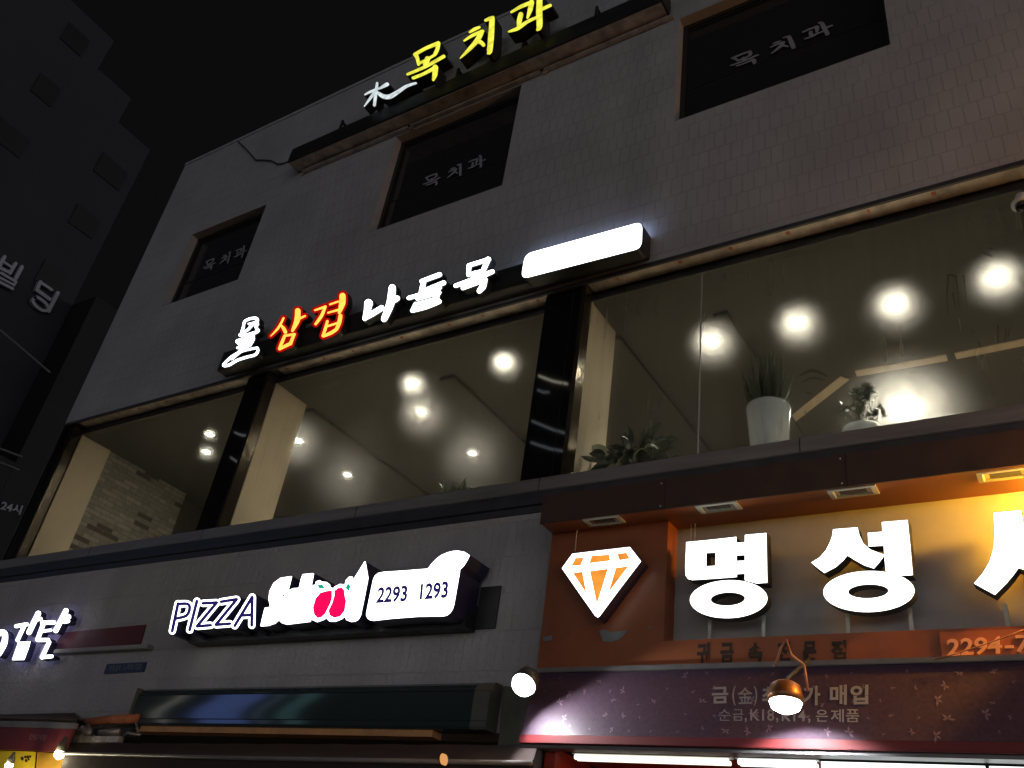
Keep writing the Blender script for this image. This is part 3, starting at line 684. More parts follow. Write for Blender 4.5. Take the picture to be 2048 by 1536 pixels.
SAM = [[(706, 942, 18), (655, 1036, 22), (582, 1114, 9)], [(678, 1008, 18), (706, 1040, 32), (724, 1076, 34)], [(842, 872, 52), (836, 960, 54), (790, 1064, 24)], [(858, 946, 22), (914, 920, 16)],
       [(716, 1112, 26), (690, 1176, 30), (664, 1236, 24)], [(716, 1110, 22), (812, 1096, 22)], [(806, 1098, 28), (772, 1186, 30)], [(774, 1184, 32), (668, 1236, 28)]]
GYEOP = [[(1006, 866, 16), (1108, 832, 24)], [(1106, 832, 26), (1070, 920, 30), (1014, 998, 24)], [(1150, 810, 16), (1232, 782, 18)], [(1132, 890, 16), (1232, 862, 20)], [(1272, 728, 58), (1268, 800, 60), (1240, 890, 26)],
         [(1126, 972, 24), (1105, 1050, 28), (1082, 1112, 24)], [(1252, 918, 36), (1240, 985, 38), (1214, 1048, 30)], [(1124, 1020, 18), (1236, 985, 18)], [(1086, 1114, 26), (1160, 1084, 32), (1216, 1046, 30)]]
NA = [[(1150, 636, 54), (1140, 690, 40), (1124, 742, 26)], [(1128, 738, 24), (1180, 705, 34), (1240, 668, 34)], [(1312, 530, 44), (1298, 640, 50), (1256, 744, 36)], [(1292, 638, 30), (1346, 602, 32)]]
DEUL = [[(1512, 486, 26), (1636, 440, 28)], [(1526, 490, 30), (1512, 556, 32)], [(1508, 560, 26), (1664, 496, 28)], [(1424, 600, 24), (1540, 566, 24), (1640, 530, 18)], [(1484, 604, 24), (1632, 562, 26)], [(1626, 562, 28), (1612, 604, 26)],
        [(1474, 642, 20), (1620, 604, 22)], [(1472, 642, 26), (1452, 684, 26)], [(1448, 686, 24), (1540, 660, 30), (1632, 624, 28)]]
MOK2 = [[(1836, 380, 28), (1832, 442, 26)], [(1834, 378, 24), (1972, 336, 26)], [(1966, 336, 32), (1930, 420, 28)], [(1830, 442, 22), (1934, 414, 22)], [(1876, 432, 32), (1868, 470, 30)], [(1744, 516, 24), (1870, 472, 30), (1996, 420, 26)],
        [(1794, 532, 24), (1946, 474, 28)], [(1940, 476, 38), (1930, 520, 40), (1906, 552, 30)]]
def chan(zf, sts, face, can, g=1.6, Yf=Y2, depth=.075, name='letter'):
    thick = 0 if can or name != 'letter' else .3
    bm = NB(); strokes(bm, zf, sts, Yf, Yf + depth, g + (3.2 if can else 1.0), .0004); lt = obj(name, bm, M_letdark, t)
    if can:
        bm = NB(); strokes(bm, zf, sts, Yf - .0046, Yf - .0042, 4.6, .0001); obj('letter_rim', bm, can, lt)
    bm = NB(); strokes(bm, zf, sts, Yf - .0062, Yf - .0054, thick, .0002); obj('letter_face', bm, face, lt)
chan(z8, STONE, M_white, None, 1.2, name='stone_emblem'); chan(z8, SAM, M_redface, M_redrim); chan(z8, GYEOP, M_redface, M_redrim)
chan(z5, NA, M_white, None); chan(z5, DEUL, M_white, None); chan(z5, MOK2, M_white, None)
def rrect(c, r, n=5):
    out = []
    for i in range(4):
        p = Vector(c[i]); a = (Vector(c[i - 1]) - p).normalized(); b = (Vector(c[(i + 1) % 4]) - p).normalized()
        for k in range(n + 1):
            u = k / n; out.append(tuple((p + a * r) * (1 - u) ** 2 + p * 2 * u * (1 - u) + (p + b * r) * u * u))
    return out
RC = rrect([(1042, 558), (1050, 508), (1284.5, 443), (1283, 496)], 15)
bm = NB(); prism(bm, grow_poly(RC, 1.5), Y2, -.10); pn = obj('blank_panel', bm, M_letdark, t)
bm = NB(); prism(bm, [(x, y) for x, y in RC], -.092, -.098); obj('back_glow', bm, M_haloglow, pn)  # unseen glowing sheet added to put a bloom-like halo on the wall
bm = NB(); prism(bm, RC, Y2 - .003, Y2 - .001); obj('panel_face', bm, M_whiteb, pn)

# ------------------------------------------------------------------ pizza sign
t = thing('pizza_sign', 'white lit pizza shop sign in deep navy boxes with two red apples and phone number', 'sign', (-5.6, -.1, 3.6))
YP = -.30
za = Zm(340, 1080, 400 / 2048); zb = Zm(640, 1080, 400 / 2048)
PZ = [[W_(1, (78, 655), (50, 800), (22, 935))], None]
LET = {'P': [[(82, 650), (52, 790), (22, 932)], [(84, 655), (180, 655), (200, 705), (165, 775), (55, 805)]],
       'I': [[(275, 625), (200, 922)]],
       'Z': [[(335, 648), (478, 640)], [(478, 640), (278, 880)], [(278, 884), (416, 872)]],
       'z': [[(522, 632), (682, 606)], [(680, 610), (470, 866)], [(470, 868), (612, 856)]],
       'A': [[(662, 878), (842, 582)], [(842, 582), (836, 874)], [(742, 772), (834, 766)]]}
def sharp(pts, w):
    return ribbon([(x, y, w) for x, y in pts]) if len(pts) == 2 else ribbon([(x, y, w) for x, y in pts])
k = 0
for L_ in 'PIZzA':
    bm = NB(); bw = NB(); bb = NB()
    for st in LET[L_]:
        s = za([(x, y, 73) for x, y in st]); s2 = za([(x, y, 33) for x, y in st])
        prism(bm, ribbon(s, .5), YP - k * .0007, -.01); prism(bw, ribbon(s, -.3), YP - .016 - k * .0005, YP - .013 - k * .0005); prism(bb, ribbon(s2), YP - .030 - k * .0004, YP - .0285 - k * .0004); k += 1
    lt = obj('letter', bm, M_navy, t); obj('letter_face', bw, M_whiteb, lt); obj('letter_core', bb, M_navyface, lt)
SCH = [(925, 880), (948, 780), (970, 695), (1025, 685), (1008, 600), (1020, 520), (1060, 440), (1130, 388), (1240, 370), (1220, 450), (1198, 530), (1215, 515), (1260, 494), (1320, 490), (1340, 400), (1358, 350), (1465, 340), (1440, 465), (1485, 460),
       (1495, 425), (1530, 412), (1560, 428), (1600, 430), (1628, 450), (1632, 480), (1672, 495), (1690, 475), (1740, 450), (1790, 455), (1800, 410), (1835, 376), (1862, 374), (1868, 420), (1930, 320), (1993, 218), (2022, 385), (1984, 580),
       (1945, 770), (1920, 812), (1890, 828), (1850, 834), (1805, 818), (1788, 775), (1750, 806), (1690, 830), (1630, 830), (1595, 795), (1560, 816), (1500, 836), (1450, 815), (1438, 806), (1430, 832), (1190, 862), (1140, 846), (1110, 814), (1070, 850), (1000, 874)]
bm = NB(); prism(bm, grow_poly(za(SCH), .6), YP, -.012); lt = obj('school_letters', bm, M_navy, t)
bm = NB(); prism(bm, za(SCH), YP - .014, YP - .002); obj('letter_face', bm, M_whiteb, lt)
A1 = [(1655, 515), (1656, 580), (1640, 645), (1585, 755), (1545, 790), (1508, 798), (1475, 762), (1463, 690), (1490, 595), (1540, 540), (1600, 522)]
A2 = [(1680, 522), (1720, 490), (1760, 485), (1782, 515), (1785, 560), (1800, 625), (1785, 720), (1740, 780), (1680, 796), (1635, 772), (1622, 722), (1660, 645), (1682, 570)]
bm = NB(); prism(bm, za(A1), YP - .020, YP - .015); prism(bm, za(A2), YP - .020, YP - .015); pieces('apple_print', bm, M_applered, lt)
bm = NB(); prism(bm, za([(1508, 458), (1558, 454), (1584, 494), (1524, 494)]), YP - .020, YP - .015); prism(bm, za([(1821, 440), (1847, 472), (1827, 522), (1796, 492)]), YP - .020, YP - .015); pieces('leaf_print', bm, M_leafgreen, lt)
bm = NB(); prism(bm, za([(1152, 562), (1178, 556), (1168, 570), (1156, 580)]), YP - .018, YP - .0145)
obj('letter_gap', bm, M_navy, lt)
PH = [(475, 740), (505, 590), (545, 400), (562, 365), (595, 338), (650, 326), (870, 312), (1105, 293), (1140, 245), (1190, 192), (1240, 155), (1300, 128), (1360, 112), (1420, 110), (1480, 122), (1525, 152), (1505, 195), (1470, 252), (1425, 300), (1420, 345), (1365, 655),
      (1352, 700), (1325, 742), (1290, 768), (1255, 776), (1000, 780), (740, 800), (540, 822), (505, 816), (485, 798), (473, 770)]
bm = NB(); prism(bm, grow_poly(zb(PH), 1.2), YP, -.011); lt = obj('phone_panel', bm, M_navy, t)
bm = NB(); prism(bm, zb(PH), YP - .014, YP - .002); obj('panel_face', bm, M_whiteb, lt)
bm = NB(); pl = yplane(YP - .014)
text_on(bm, '2293', *zb([(570, 654), (892, 634), (905, 463), (600, 485)]), pl, .034); obj('phone_number', bm, M_navyface, lt); bm = NB(); text_on(bm, '1293', *zb([(1020, 620), (1310, 598), (1322, 420), (1036, 450)]), pl, .034)
obj('phone_number', bm, M_navyface, lt)
bm = NB(); box(bm, (-7.25, -.12, 3.60), (-4.05, .019, 3.80)); box(bm, (-4.05, .006, 3.62), (-3.86, .019, 3.96)); pieces('mounting_box_and_shadow', bm, M_letdark, t)  # flat dark box at the right end stands in for the sign's cast shadow

# ------------------------------------------------------------------ charcoal grill sign at the far left
t = thing('grill_sign', 'white lit angular letters cut by the left edge of the photo', 'sign', at(60, 1270, -.1))
zl = Zm(0, 1200, 320 / 2048); YL = -.12
GR = [[W_(46, (205, 335), (345, 310)), W_(46, (318, 312), (222, 515))], [W_(64, (490, 170), (370, 415)), W_(44, (470, 250), (520, 240))], [W_(50, (540, 290), (690, 285)), W_(52, (555, 300), (480, 505)), W_(34, (530, 400), (650, 385)), W_(46, (478, 512), (615, 510))],
      [W_(60, (845, 135), (712, 392)), W_(70, (800, 260), (872, 215)), W_(44, (820, 280), (872, 270))], [W_(48, (628, 540), (536, 735)), W_(44, (535, 732), (660, 720))]]
bd = NB(); bf = NB(); bg = NB(); kk = 0
SQ = [(235, 538), (388, 530), (370, 600), (308, 765), (155, 768), (185, 680)]
OO = [[(-60, 470, 60), (20, 410, 64), (62, 440, 70), (50, 560, 74), (-20, 690, 70)]]
for grp, sq in ((GR[0:2], SQ), (GR[2:5], None), ([OO[0:1]], None)):
    bd = NB(); bf = NB(); bg = NB()
    for sts in grp:
        for st in sts:
            s = zl(st); prism(bd, ribbon(s, .8), YL - kk * .0007, -.05); prism(bg, ribbon(s, 0), -.041 + kk * .0004, -.048); prism(bf, ribbon(s), YL - .017 - kk * .0005, YL - .0145 - kk * .0005); kk += 1
    if sq: prism(bd, grow_poly(zl(sq), .8), YL, -.05); prism(bg, zl(sq), -.0405, -.0485); prism(bf, zl(sq), YL - .017, YL - .0145)
    lt = obj('letter', bd, M_navy, t); obj('letter_face', bf, M_whiteb, lt); obj('back_glow', bg, M_ledrim2, lt)
# red board in a pale frame
t = thing('red_board', 'narrow dark red signboard in a pale ledge frame left of the pizza sign', 'signboard', at(210, 1275, 0))
bm = NB(); prism(bm, [(100, 1303), (126, 1265), (291, 1249), (280, 1287)], .004, .02); obj('board', bm, M_redcloth, t)
bm = NB(); a = at(100, 1309, 0); b = at(304, 1297, 0); box(bm, (a.x, -.06, b.z - .012), (b.x, .018, b.z + .03), .004); obj('ledge', bm, M_plain, t)
t = thing('address_plate', 'small dark blue plate with pale lettering on the wall under the red board', 'plate', at(250, 1335, 0))
bm = NB(); prism(bm, [(207, 1347), (214, 1328), (292, 1324), (286, 1343)], .002, .019); pm = obj('plate', bm, M_blueplate, t)
bm = NB(); text_on(bm, '커피.음악', (217, 1344), (241, 1342), (243, 1330), (221, 1331), yplane(.002)); text_on(bm, '노래방.모임', (246, 1341), (281, 1339), (285, 1327), (249, 1329), yplane(.002)); obj('lettering', bm, M_print, pm)

# ------------------------------------------------------------------ jeweller's orange signboard with hood
J = thing('jeweller_signboard', 'large orange shop surround with dark hood and recessed grey backing', 'signboard', (-1.5, -.1, 3.3))
YF = -.15; XJ = -3.345; XE = 3.2; ZH = 4.275
bm = NB()
jx = at(1332, 1150, YF).x; jt = ZH; jb = at(1700, 1266, YF).z
quad(bm, (XJ, YF, 3.1), (jx, YF, 3.1), (jx, YF, ZH), (XJ, YF, ZH)); quad(bm, (jx, YF, 3.1), (XE, YF, 3.1), (XE, YF, jb), (jx, YF, jb))
quad(bm, (XJ, YF, 3.1), (XJ, YF, ZH), (XJ, .019, ZH), (XJ, .019, 3.1)); quad(bm, (jx, YF, jb), (jx, .012, jb), (jx, .012, ZH), (jx, YF, ZH)); quad(bm, (jx, YF, jb), (XE, YF, jb), (XE, .012, jb), (jx, .012, jb))
quad(bm, (XE, YF, 3.1), (XE, .019, 3.1), (XE, .019, ZH), (XE, YF, ZH))
obj('surround', bm, M_orange, J)
bm = NB(); quad(bm, (jx, .010, jb), (XE, .010, jb), (XE, .010, ZH), (jx, .010, ZH)); obj('backing', bm, M_grey, J)
YH = -.335
bm = NB(); box(bm, (XJ, YH, ZH), (XE, .018, ZH + .004)); hd = obj('hood', bm, M_orange, J)
bm = NB(); extrude_profile(bm, [(YH - .004, ZH - .004), (YH - .004, 4.50), (-.03, 4.585), (.018, 4.585), (.018, ZH + .005), (YH + .006, ZH + .005), (YH + .006, ZH - .004)], XJ - .004, XE + .004); obj('fascia', bm, M_hood, hd)
for x in (-2.35, -1.13, .09):
    bm = NB(); box(bm, (x, YH - .0065, ZH), (x + .004, YH - .0035, 4.497)); obj('fascia_joint', bm, M_joint, hd)
    for z in (ZH + .02, 4.47):
        bm = NB(); lathe(bm, [(.006, 0), (.006, .003), (.002, .005)], (x - .03, YH - .0035, z), (0, -1, 0), 8); obj('rivet', bm, M_ring, hd)
bm = NB(); prism(bm, [(1198, 1262), (1207, 1259), (1222, 1264), (1240, 1262), (1256, 1261), (1247, 1271), (1238, 1279), (1222, 1284), (1206, 1283), (1203, 1272)], YF - .004, YF - .001); prism(bm, [(1297, 1253), (1302, 1252), (1303, 1257), (1298, 1258)], YF - .004, YF - .001)
prism(bm, [(1086, 1274), (1104, 1270), (1103, 1280), (1087, 1283)], YF - .004, YF - .001)
pieces('peeled_patch', bm, M_patch, J)
bm = NB(); a = at(1884, 1316, YF); b = at(2100, 1262, YF); box(bm, (a.x, YF - .012, 3.195), (2.2, YF - .001, jb - .02), .003); pq = obj('phone_plaque', bm, M_orange2, J)
bm = NB(); pl = yplane(YF - .012); text_on(bm, '2294', (1894, 1314), (2004, 1308), (2004, 1273), (1894, 1279), pl, .02, .002, .006); text_on(bm, '-7300', (2010, 1307), (2160, 1299), (2160, 1264), (2010, 1272), pl, .02, .002, .006); obj('phone_number', bm, mat('pink_digits', (.80, .38, .22), .5), pq)
bm = NB(); pl = yplane(YF)
for ch, x0, x1, y0, y1 in (('귀', 1394, 1420, 1329, 1286), ('금', 1441, 1468, 1329, 1286), ('속', 1497, 1525, 1327, 1286), ('전', 1555, 1581, 1324, 1284), ('문', 1606, 1633, 1324, 1283), ('점', 1662, 1693, 1322, 1281)):
    bm = NB(); text_on(bm, ch, (x0, y0), (x1, y0 - 1), (x1, y1 - 1), (x0, y1), pl, .05, .003); obj('letter_ghost', bm, M_ghost, J)

# recessed floodlights under the hood
FL = [((1208, 1040), 'unlit recessed floodlight above the diamond sign', 0), ((1437, 1013), 'greenish recessed floodlight left of the middle under the hood', 0), ((1706, 982), 'recessed floodlight with bright rim above the two big letters', 0), ((2010, 947), 'recessed floodlight at the right edge glowing yellow', 0), ((2330, 910), 'lit orange floodlight under the hood beyond the right edge', 1)]
p0 = None
for q, lab, lit in FL:
    d = ray(*q); p = CAM + d * ((ZH - CAM.z) / d.z)
    if p0 is None:
        t = thing('recessed_floodlight', lab, 'floodlight', p, 'floodlights set under the orange hood')
        w, h = .145, .062
        bm = NB()
        for a, b, z in ((1.0, 1.0, -.016), (.80, .74, -.022)):
            pass
        def frame(bm, w0, h0, w1, h1, z0, z1):
            o = [bm.verts.new(p + Vector((sx * w0, sy * h0, z0))) for sx, sy in ((-1, -1), (1, -1), (1, 1), (-1, 1))]
            i = [bm.verts.new(p + Vector((sx * w1, sy * h1, z1))) for sx, sy in ((-1, -1), (1, -1), (1, 1), (-1, 1))]
            for k in range(4): bm.faces.new((o[k], o[(k + 1) % 4], i[(k + 1) % 4], i[k]))
        frame(bm, w, h, w, h, -.001, -.012); frame(bm, w, h, w * .80, h * .72, -.012, -.014); frame(bm, w * .80, h * .72, w * .74, h * .62, -.014, -.006); obj('trim', bm, M_brass, t)
        bm = NB(); frame(bm, w * .74, h * .62, w * .56, h * .44, -.007, -.003); 
        obj('reflector', bm, M_flrefl, t)
        bm = NB(); quad(bm, *[p + Vector((sx * w * .60, sy * h * .5, -.0025)) for sx, sy in ((-1, -1), (1, -1), (1, 1), (-1, 1))]); obj('lens', bm, M_flglass, t)
        p0 = t
    else:
        t = p0.copy(); COL.objects.link(t); t.location = p; t['label'] = lab
        for ch in list(p0.children):
            c = ch.copy(); COL.objects.link(c); c.parent = t
            if lit and c.name.startswith('lens'): c.data = ch.data.copy(); c.data.materials[0] = M_sodflood
    if lit:
        ld = bpy.data.lights.new('flood_light', 'SPOT'); ld.energy = 250; ld.color = (1.0, .47, .035); ld.spot_size = math.radians(124); ld.spot_blend = .2; ld.shadow_soft_size = .08
        lo = bpy.data.objects.new('flood_light', ld); COL.objects.link(lo); lo.parent = t; lo.location = (-.25, -.06, -.045); lo.rotation_euler = Vector((-.90, .40, .0)).to_track_quat('-Z', 'Y').to_euler()

# diamond sign
t = thing('diamond_sign', 'white and orange lit diamond emblem at the left of the orange board', 'sign', at(1200, 1165, -.2))
zd = Zm(1060, 900, 500 / 1920); YD = -.27
DI = zd([(245, 908), (325, 797), (480, 778), (765, 745), (847, 850), (690, 1055), (530, 1270), (515, 1282), (500, 1272), (375, 1095)])
bm = NB(); prism(bm, grow_poly(DI, 1.2), YD, YF - .002); lt = obj('emblem', bm, M_navy, t)
bm = NB(); prism(bm, DI, YD - .014, YD - .002); obj('emblem_face', bm, M_whitec, lt)
bm = NB()
for f in ([(350, 830), (412, 825), (386, 884), (318, 888)], [(476, 812), (606, 803), (614, 848), (455, 868)], [(670, 798), (738, 788), (766, 832), (686, 845)], [(330, 945), (400, 935), (432, 1100)], [(460, 930), (596, 912), (513, 1180)], [(660, 905), (752, 893), (604, 1088)]):
    prism(bm, zd(f), YD - .019, YD - .015)
pieces('facet', bm, M_orangeface, lt)
# big white letters on posts
t = thing('jeweller_letters', 'huge white block letters standing on posts before the grey backing', 'sign', at(1600, 1260, -.2))
ze = Zm(1500, 860, 548 / 1913); YB2 = -.20
def add_poly(zf, pts, bd, bf): prism(bd, grow_poly(zf(pts), .8), YB2, YB2 + .085); prism(bf, zf(pts), YB2 - .004, YB2 - .002)
def add_ring(zf, o, i, bd, bf):
    ring_prism(bd, [Vector(p) for p in zf(o)], zf(i), YB2, YB2 + .085); ring_prism(bf, zf(o), zf(i), YB2 - .0055, YB2 - .003)
# letter one
bd = NB(); bf = NB()
OUT = [(1200, 707), (1300, 698), (1400, 688), (1500, 677), (1585, 667), (1586, 740), (1586, 830), (1587, 900), (1588, 974), (1500, 981), (1400, 988), (1310, 994), (1245, 998), (1215, 990), (1196, 965), (1192, 900), (1195, 830), (1198, 770)]
# hole ring of the square with matching vertex count
HI = [(1353, 790), (1372, 789), (1389, 788), (1407, 787), (1425, 785), (1425, 812), (1425, 838), (1424, 862), (1424, 889), (1410, 890), (1395, 891), (1380, 892), (1366, 893), (1358, 893), (1352, 892), (1352, 866), (1352, 840), (1353, 815)]
add_ring(zd, OUT, HI, bd, bf)
for q in ([(1650, 652), (1815, 637), (1818, 820), (1822, 1018), (1740, 1024), (1650, 1000), (1650, 830)], [(1586, 712), (1651, 708), (1651, 806), (1586, 808)], [(1587, 852), (1651, 850), (1651, 948), (1588, 952)]): add_poly(zd, q, bd, bf)
add_ring(zd, ell(1525, 1145, 297, 145, 48, -.03), ell(1519, 1144, 132, 51, 48, -.04), bd, bf)
lt = obj('letter', bd, M_letdark, t); obj('letter_face', bf, M_whitec, lt)
bd = NB(); bf = NB()
add_poly(ze, [(580, 693), (750, 680), (762, 730), (790, 790), (840, 835), (940, 872), (905, 920), (865, 966), (800, 945), (740, 912), (680, 875), (650, 910), (600, 955), (520, 998), (472, 962), (428, 925), (485, 890), (530, 840), (560, 780), (575, 735)], bd, bf)
add_poly(ze, [(920, 643), (1100, 628), (1118, 800), (1136, 1012), (1060, 1016), (948, 985), (938, 880), (934, 806), (925, 712)], bd, bf); add_poly(ze, [(822, 718), (926, 710), (934, 806), (828, 812)], bd, bf)
add_ring(ze, ell(830, 1127, 318, 143, 48, -.02), ell(826, 1126, 141, 49, 48, -.03), bd, bf)
lt = obj('letter', bd, M_letdark, t); obj('letter_face', bf, M_whitec, lt)
bd = NB(); bf = NB()
add_poly(ze, [(1700, 578), (1892, 560), (1910, 660), (1950, 770), (2020, 870), (2120, 950), (2210, 985), (2130, 1105), (2020, 1050), (1930, 980), (1875, 962), (1840, 1010), (1790, 1070), (1710, 1150), (1640, 1112), (1564, 1070), (1625, 1000), (1672, 920), (1702, 820), (1708, 700)], bd, bf)
lt = obj('letter', bd, M_letdark, t); obj('letter_face', bf, M_whitec, lt)
bd = NB(); bf = NB()
add_poly(ze, [(2240, 520), (2420, 505), (2470, 1290), (2290, 1300)], bd, bf); add_poly(ze, [(2560, 500), (2950, 470), (2990, 800), (2600, 820)], bd, bf)
lt = obj('letter', bd, M_letdark, t); obj('letter_face', bf, M_whitec, lt)
bm = NB()
for x in (1417, 1524, 1692, 1818, 2010): 
    a = at(x, 1240, -.06); box(bm, (a.x, -.068, jb + .001), (a.x + .022, -.05, jb + .16))
for x, y in ((1380, 1062), (1388, 1060), (1150, 1060)):
    a = at(x, y + 30, -.06 if x > 1300 else YF - .02); box(bm, (a.x, a.y, a.z - .05), (a.x + .006, a.y + .006, ZH - .001))
pieces('post', bm, M_brass, t)

# ------------------------------------------------------------------ plum fascia with printed butterflies
t = thing('plum_fascia_sign', 'slanted plum shop fascia with silver butterflies and grey price lettering', 'signboard', (-1.5, -.25, 2.78))
T0 = Vector((0, -.205, 3.205)); T1 = Vector((0, -.325, 2.775)); XP = -3.30
prof = [(-.20, 3.235), (-.218, 3.235), (-.222, 3.205), (-.325, 2.775), (-.318, 2.768), (.018, 2.768), (.018, 3.205)]
bm = NB(); extrude_profile(bm, [(-.205, 3.205), (-.325, 2.775), (.015, 2.775), (.015, 3.205)], XP, 3.4); bfp = bm
bm = NB(); box(bm, (XP - .01, -.225, 3.206), (3.41, -.152, 3.238), .004); obj('top_trim', bm, M_trim, t)
bm = NB(); box(bm, (XP - .005, -.33, 2.722), (3.41, .016, 2.774), .004); obj('bottom_trim', bm, M_redtrim, t)
nP = Vector((0, T1.z - T0.z, -(T1.y - T0.y))).normalized()
PLP = (T0, nP)
bm = bfp; bmesh.ops.recalc_face_normals(bm, faces=bm.faces[:])
up = (T0 - T1).normalized(); nout = nP if nP.y < 0 else -nP
for row in range(5):
    for i in range(46):
        x = XP + .06 + i * .145 + (.07 if row % 2 else 0) + random.uniform(-.03, .03); h = .045 + row * .088 + random.uniform(-.02, .02)
        if random.random() < .3 or not (.02 < h < .43): continue
        c = Vector((x, T1.y, T1.z)) + up * h + nout * .003; r = random.choice((.009, .013, .018, .024, .028)); a0 = random.uniform(0, 6.28)
        for a, l in ((.35, 1.2), (1.45, .9), (math.pi - .35, 1.1), (math.pi + .75, .8)):
            a += a0; d = Vector((1, 0, 0)) * math.cos(a) + up * math.sin(a); s = Vector((1, 0, 0)) * -math.sin(a) + up * math.cos(a)
            ps = [c, c + d * r * l * .6 + s * r * .24, c + d * r * l * 1.2, c + d * r * l * .6 - s * r * .24]
            f = bm.faces.new([bm.verts.new(q) for q in ps]); f.material_index = 1
fp = obj('panel', bm, [M_plum, M_plumdot], t)
bm = NB()
def plt(s, x0, x1, yb0, yb1, yt0, yt1, bold=0.0): text_on(bm, s, (x0, yb0), (x1, yb1), (x1, yt1), (x0, yt0), PLP, bold, .004)
for s, x0, x1, y0, y1, b in (('금', 1424, 1457, 1408, 1375, .03), ('(', 1465, 1472, 1412, 1373, .01), ('金', 1476, 1505, 1409, 1376, .01), (')', 1508, 1515, 1412, 1373, .01), ('최', 1524, 1556, 1410, 1374, .03), ('고', 1566, 1598, 1410, 1376, .03), ('가', 1607, 1641, 1412, 1373, .03), ('매', 1660, 1694, 1411, 1371, .03), ('입', 1701, 1737, 1410, 1371, .03)):
    plt(s, x0, x1, y0, y0 - 1, y1, y1 - 1, b)
for s, x0, x1, y0, y1, b in (('순', 1437, 1462, 1442, 1419, .0), ('금', 1466, 1487, 1442, 1419, 0), (',', 1490, 1494, 1446, 1436, .02), ('K18', 1501, 1549, 1442, 1419, .01), (',', 1553, 1557, 1446, 1436, .02), ('K14', 1564, 1611, 1443, 1420, .01), (',', 1617, 1621, 1447, 1437, .02), ('은', 1632, 1656, 1444, 1420, .01), ('제', 1662, 1688, 1445, 1419, .01), ('품', 1692, 1719, 1445, 1419, .01)):
    plt(s, x0, x1, y0, y0 + .3, y1, y1 + .3, b)
obj('lettering', bm, M_print, fp)

# flood lamps on arms lighting the fascia
def flood(pxy, Y, aim, size, label, body, energy, armtop):
    c = at(*pxy, Y); t = thing('flood_lamp', label, 'floodlight', c, 'lamps lighting the plum fascia')
    ax = Vector(aim).normalized()
    bm = NB(); lathe(bm, [(size * .55, .105), (size * .9, .085), (size * 1.06, .03), (size * 1.08, -.004), (size * .98, -.006)], c, -ax, 24); obj('housing', bm, body, t, True)
    bm = NB(); lathe(bm, [(size * .97, .006), (size * .85, .035), (size * .45, .055), (.005, .060)], c, ax, 24); obj('lens', bm, M_led, t, True)
    q = c - ax * .09
    bm = NB(); tube(bm, [q, q + Vector((0, .05, .05)), Vector((armtop[0], armtop[1], armtop[2]))], .011); obj('arm', bm, M_lampbody, t, True)
    ld = bpy.data.lights.new('lamp_light', 'SPOT'); ld.energy = energy; ld.color = (.93, .97, 1.0); ld.spot_size = math.radians(128); ld.spot_blend = .3; ld.shadow_soft_size = .03
    lo = bpy.data.objects.new('lamp_light', ld); COL.objects.link(lo); lo.parent = t; lo.location = ax * .07
    return t, lo
t1, l1 = flood((1048, 1368), -.52, (.06, -.55, -.62), .083, 'white blazing flood lamp at the left end of the plum fascia', M_lampbody, 50, (-3.33, .018, 3.2))
l1.rotation_euler = Vector((.75, .42, -.62)).to_track_quat('-Z', 'Y').to_euler()
t2, l2 = flood((1571, 1403), -.62, (.02, -.12, -.9), .088, 'white blazing flood lamp in a copper shade before the plum lettering', M_copper, 55, (-1.45, -.2, 3.25))
l2.rotation_euler = Vector((.05, .42, -.72)).to_track_quat('-Z', 'Y').to_euler()
bm = NB(); c2 = rootloc(t2); tube(bm, [c2 + Vector((-.07, .05, .20)), c2 + Vector((-.02, .02, .30)), c2 + Vector((.01, .02, .34)), c2 + Vector((.03, .03, .26)), c2 + Vector((.10, .03, .20)), c2 + Vector((.115, .02, .06))], .007); obj('wire_loop', bm, M_wire2, t2, True)
t = thing('hanging_wire', 'thin copper wire slanting across the orange phone plaque', 'wire', at(1870, 1315, -.24)); bm = NB(); tube(bm, [at(1865, 1318, -.24), at(1900, 1311, -.24), at(1960, 1292, -.24), at(2010, 1274, -.24), at(2100, 1240, -.24)], .0035); obj('wire', bm, M_wire2, t, True)

# ------------------------------------------------------------------ jeweller's shop front under the fascia
t = thing('jeweller_shopfront', 'grey framed shop window with red lining below the plum fascia', 'shop front', (-1.5, 0, 1.4))
bm = NB(); box(bm, (-3.30, -.30, 2.700), (3.3, -.20, 2.721), .003); box(bm, (-3.30, -.30, .13), (-3.19, -.20, 2.70), .004); obj('frame', bm, M_trim, t)
bm = NB(); box(bm, (-3.18, -.19, .13), (-3.10, .30, 2.72)); box(bm, (-3.09, .9, .13), (3.2, .95, 2.72)); pieces('red_lining', bm, M_shopred, t)
bm = NB(); box(bm, (-3.09, -.19, 2.722), (3.2, .9, 2.732)); obj('soffit', bm, M_shopred, t)
for i, (x0, x1, y, z, m, lab) in enumerate(((-3.02, -1.95, -.10, 2.72, M_tube, 'warm fluorescent tube at the left of the shop window head'), (-1.93, -1.44, -.10, 2.72, M_tubew, 'cool short fluorescent tube in the middle of the shop window head'))):
    u = thing('fluorescent_tube', lab, 'tube light', ((x0 + x1) / 2, y, z), 'tube lights inside the shop window')
    bm = NB(); box(bm, (x0, y - .03, z - .012), (x1, y + .03, z + .002)); obj('holder', bm, M_ring, u)
    bm = NB(); tube(bm, [(x0 + .02, y - .01, z - .030), (x1 - .02, y - .01, z - .030)], .016, 10); tube(bm, [(x0 + .02, y + .03, z - .034), (x1 - .02, y + .03, z - .034)], .013, 10); pieces('tube', bm, m, u, True)
u = thing('light_panel', 'bright white flat light box at the lower right corner', 'light panel', (.3, -.03, 2.6))
bm = NB(); box(bm, (-1.42, -.16, 2.50), (-.60, -.12, 2.695)); box(bm, (-.58, -.16, 2.50), (1.6, -.12, 2.695)); pieces('diffuser', bm, M_tubew, u)
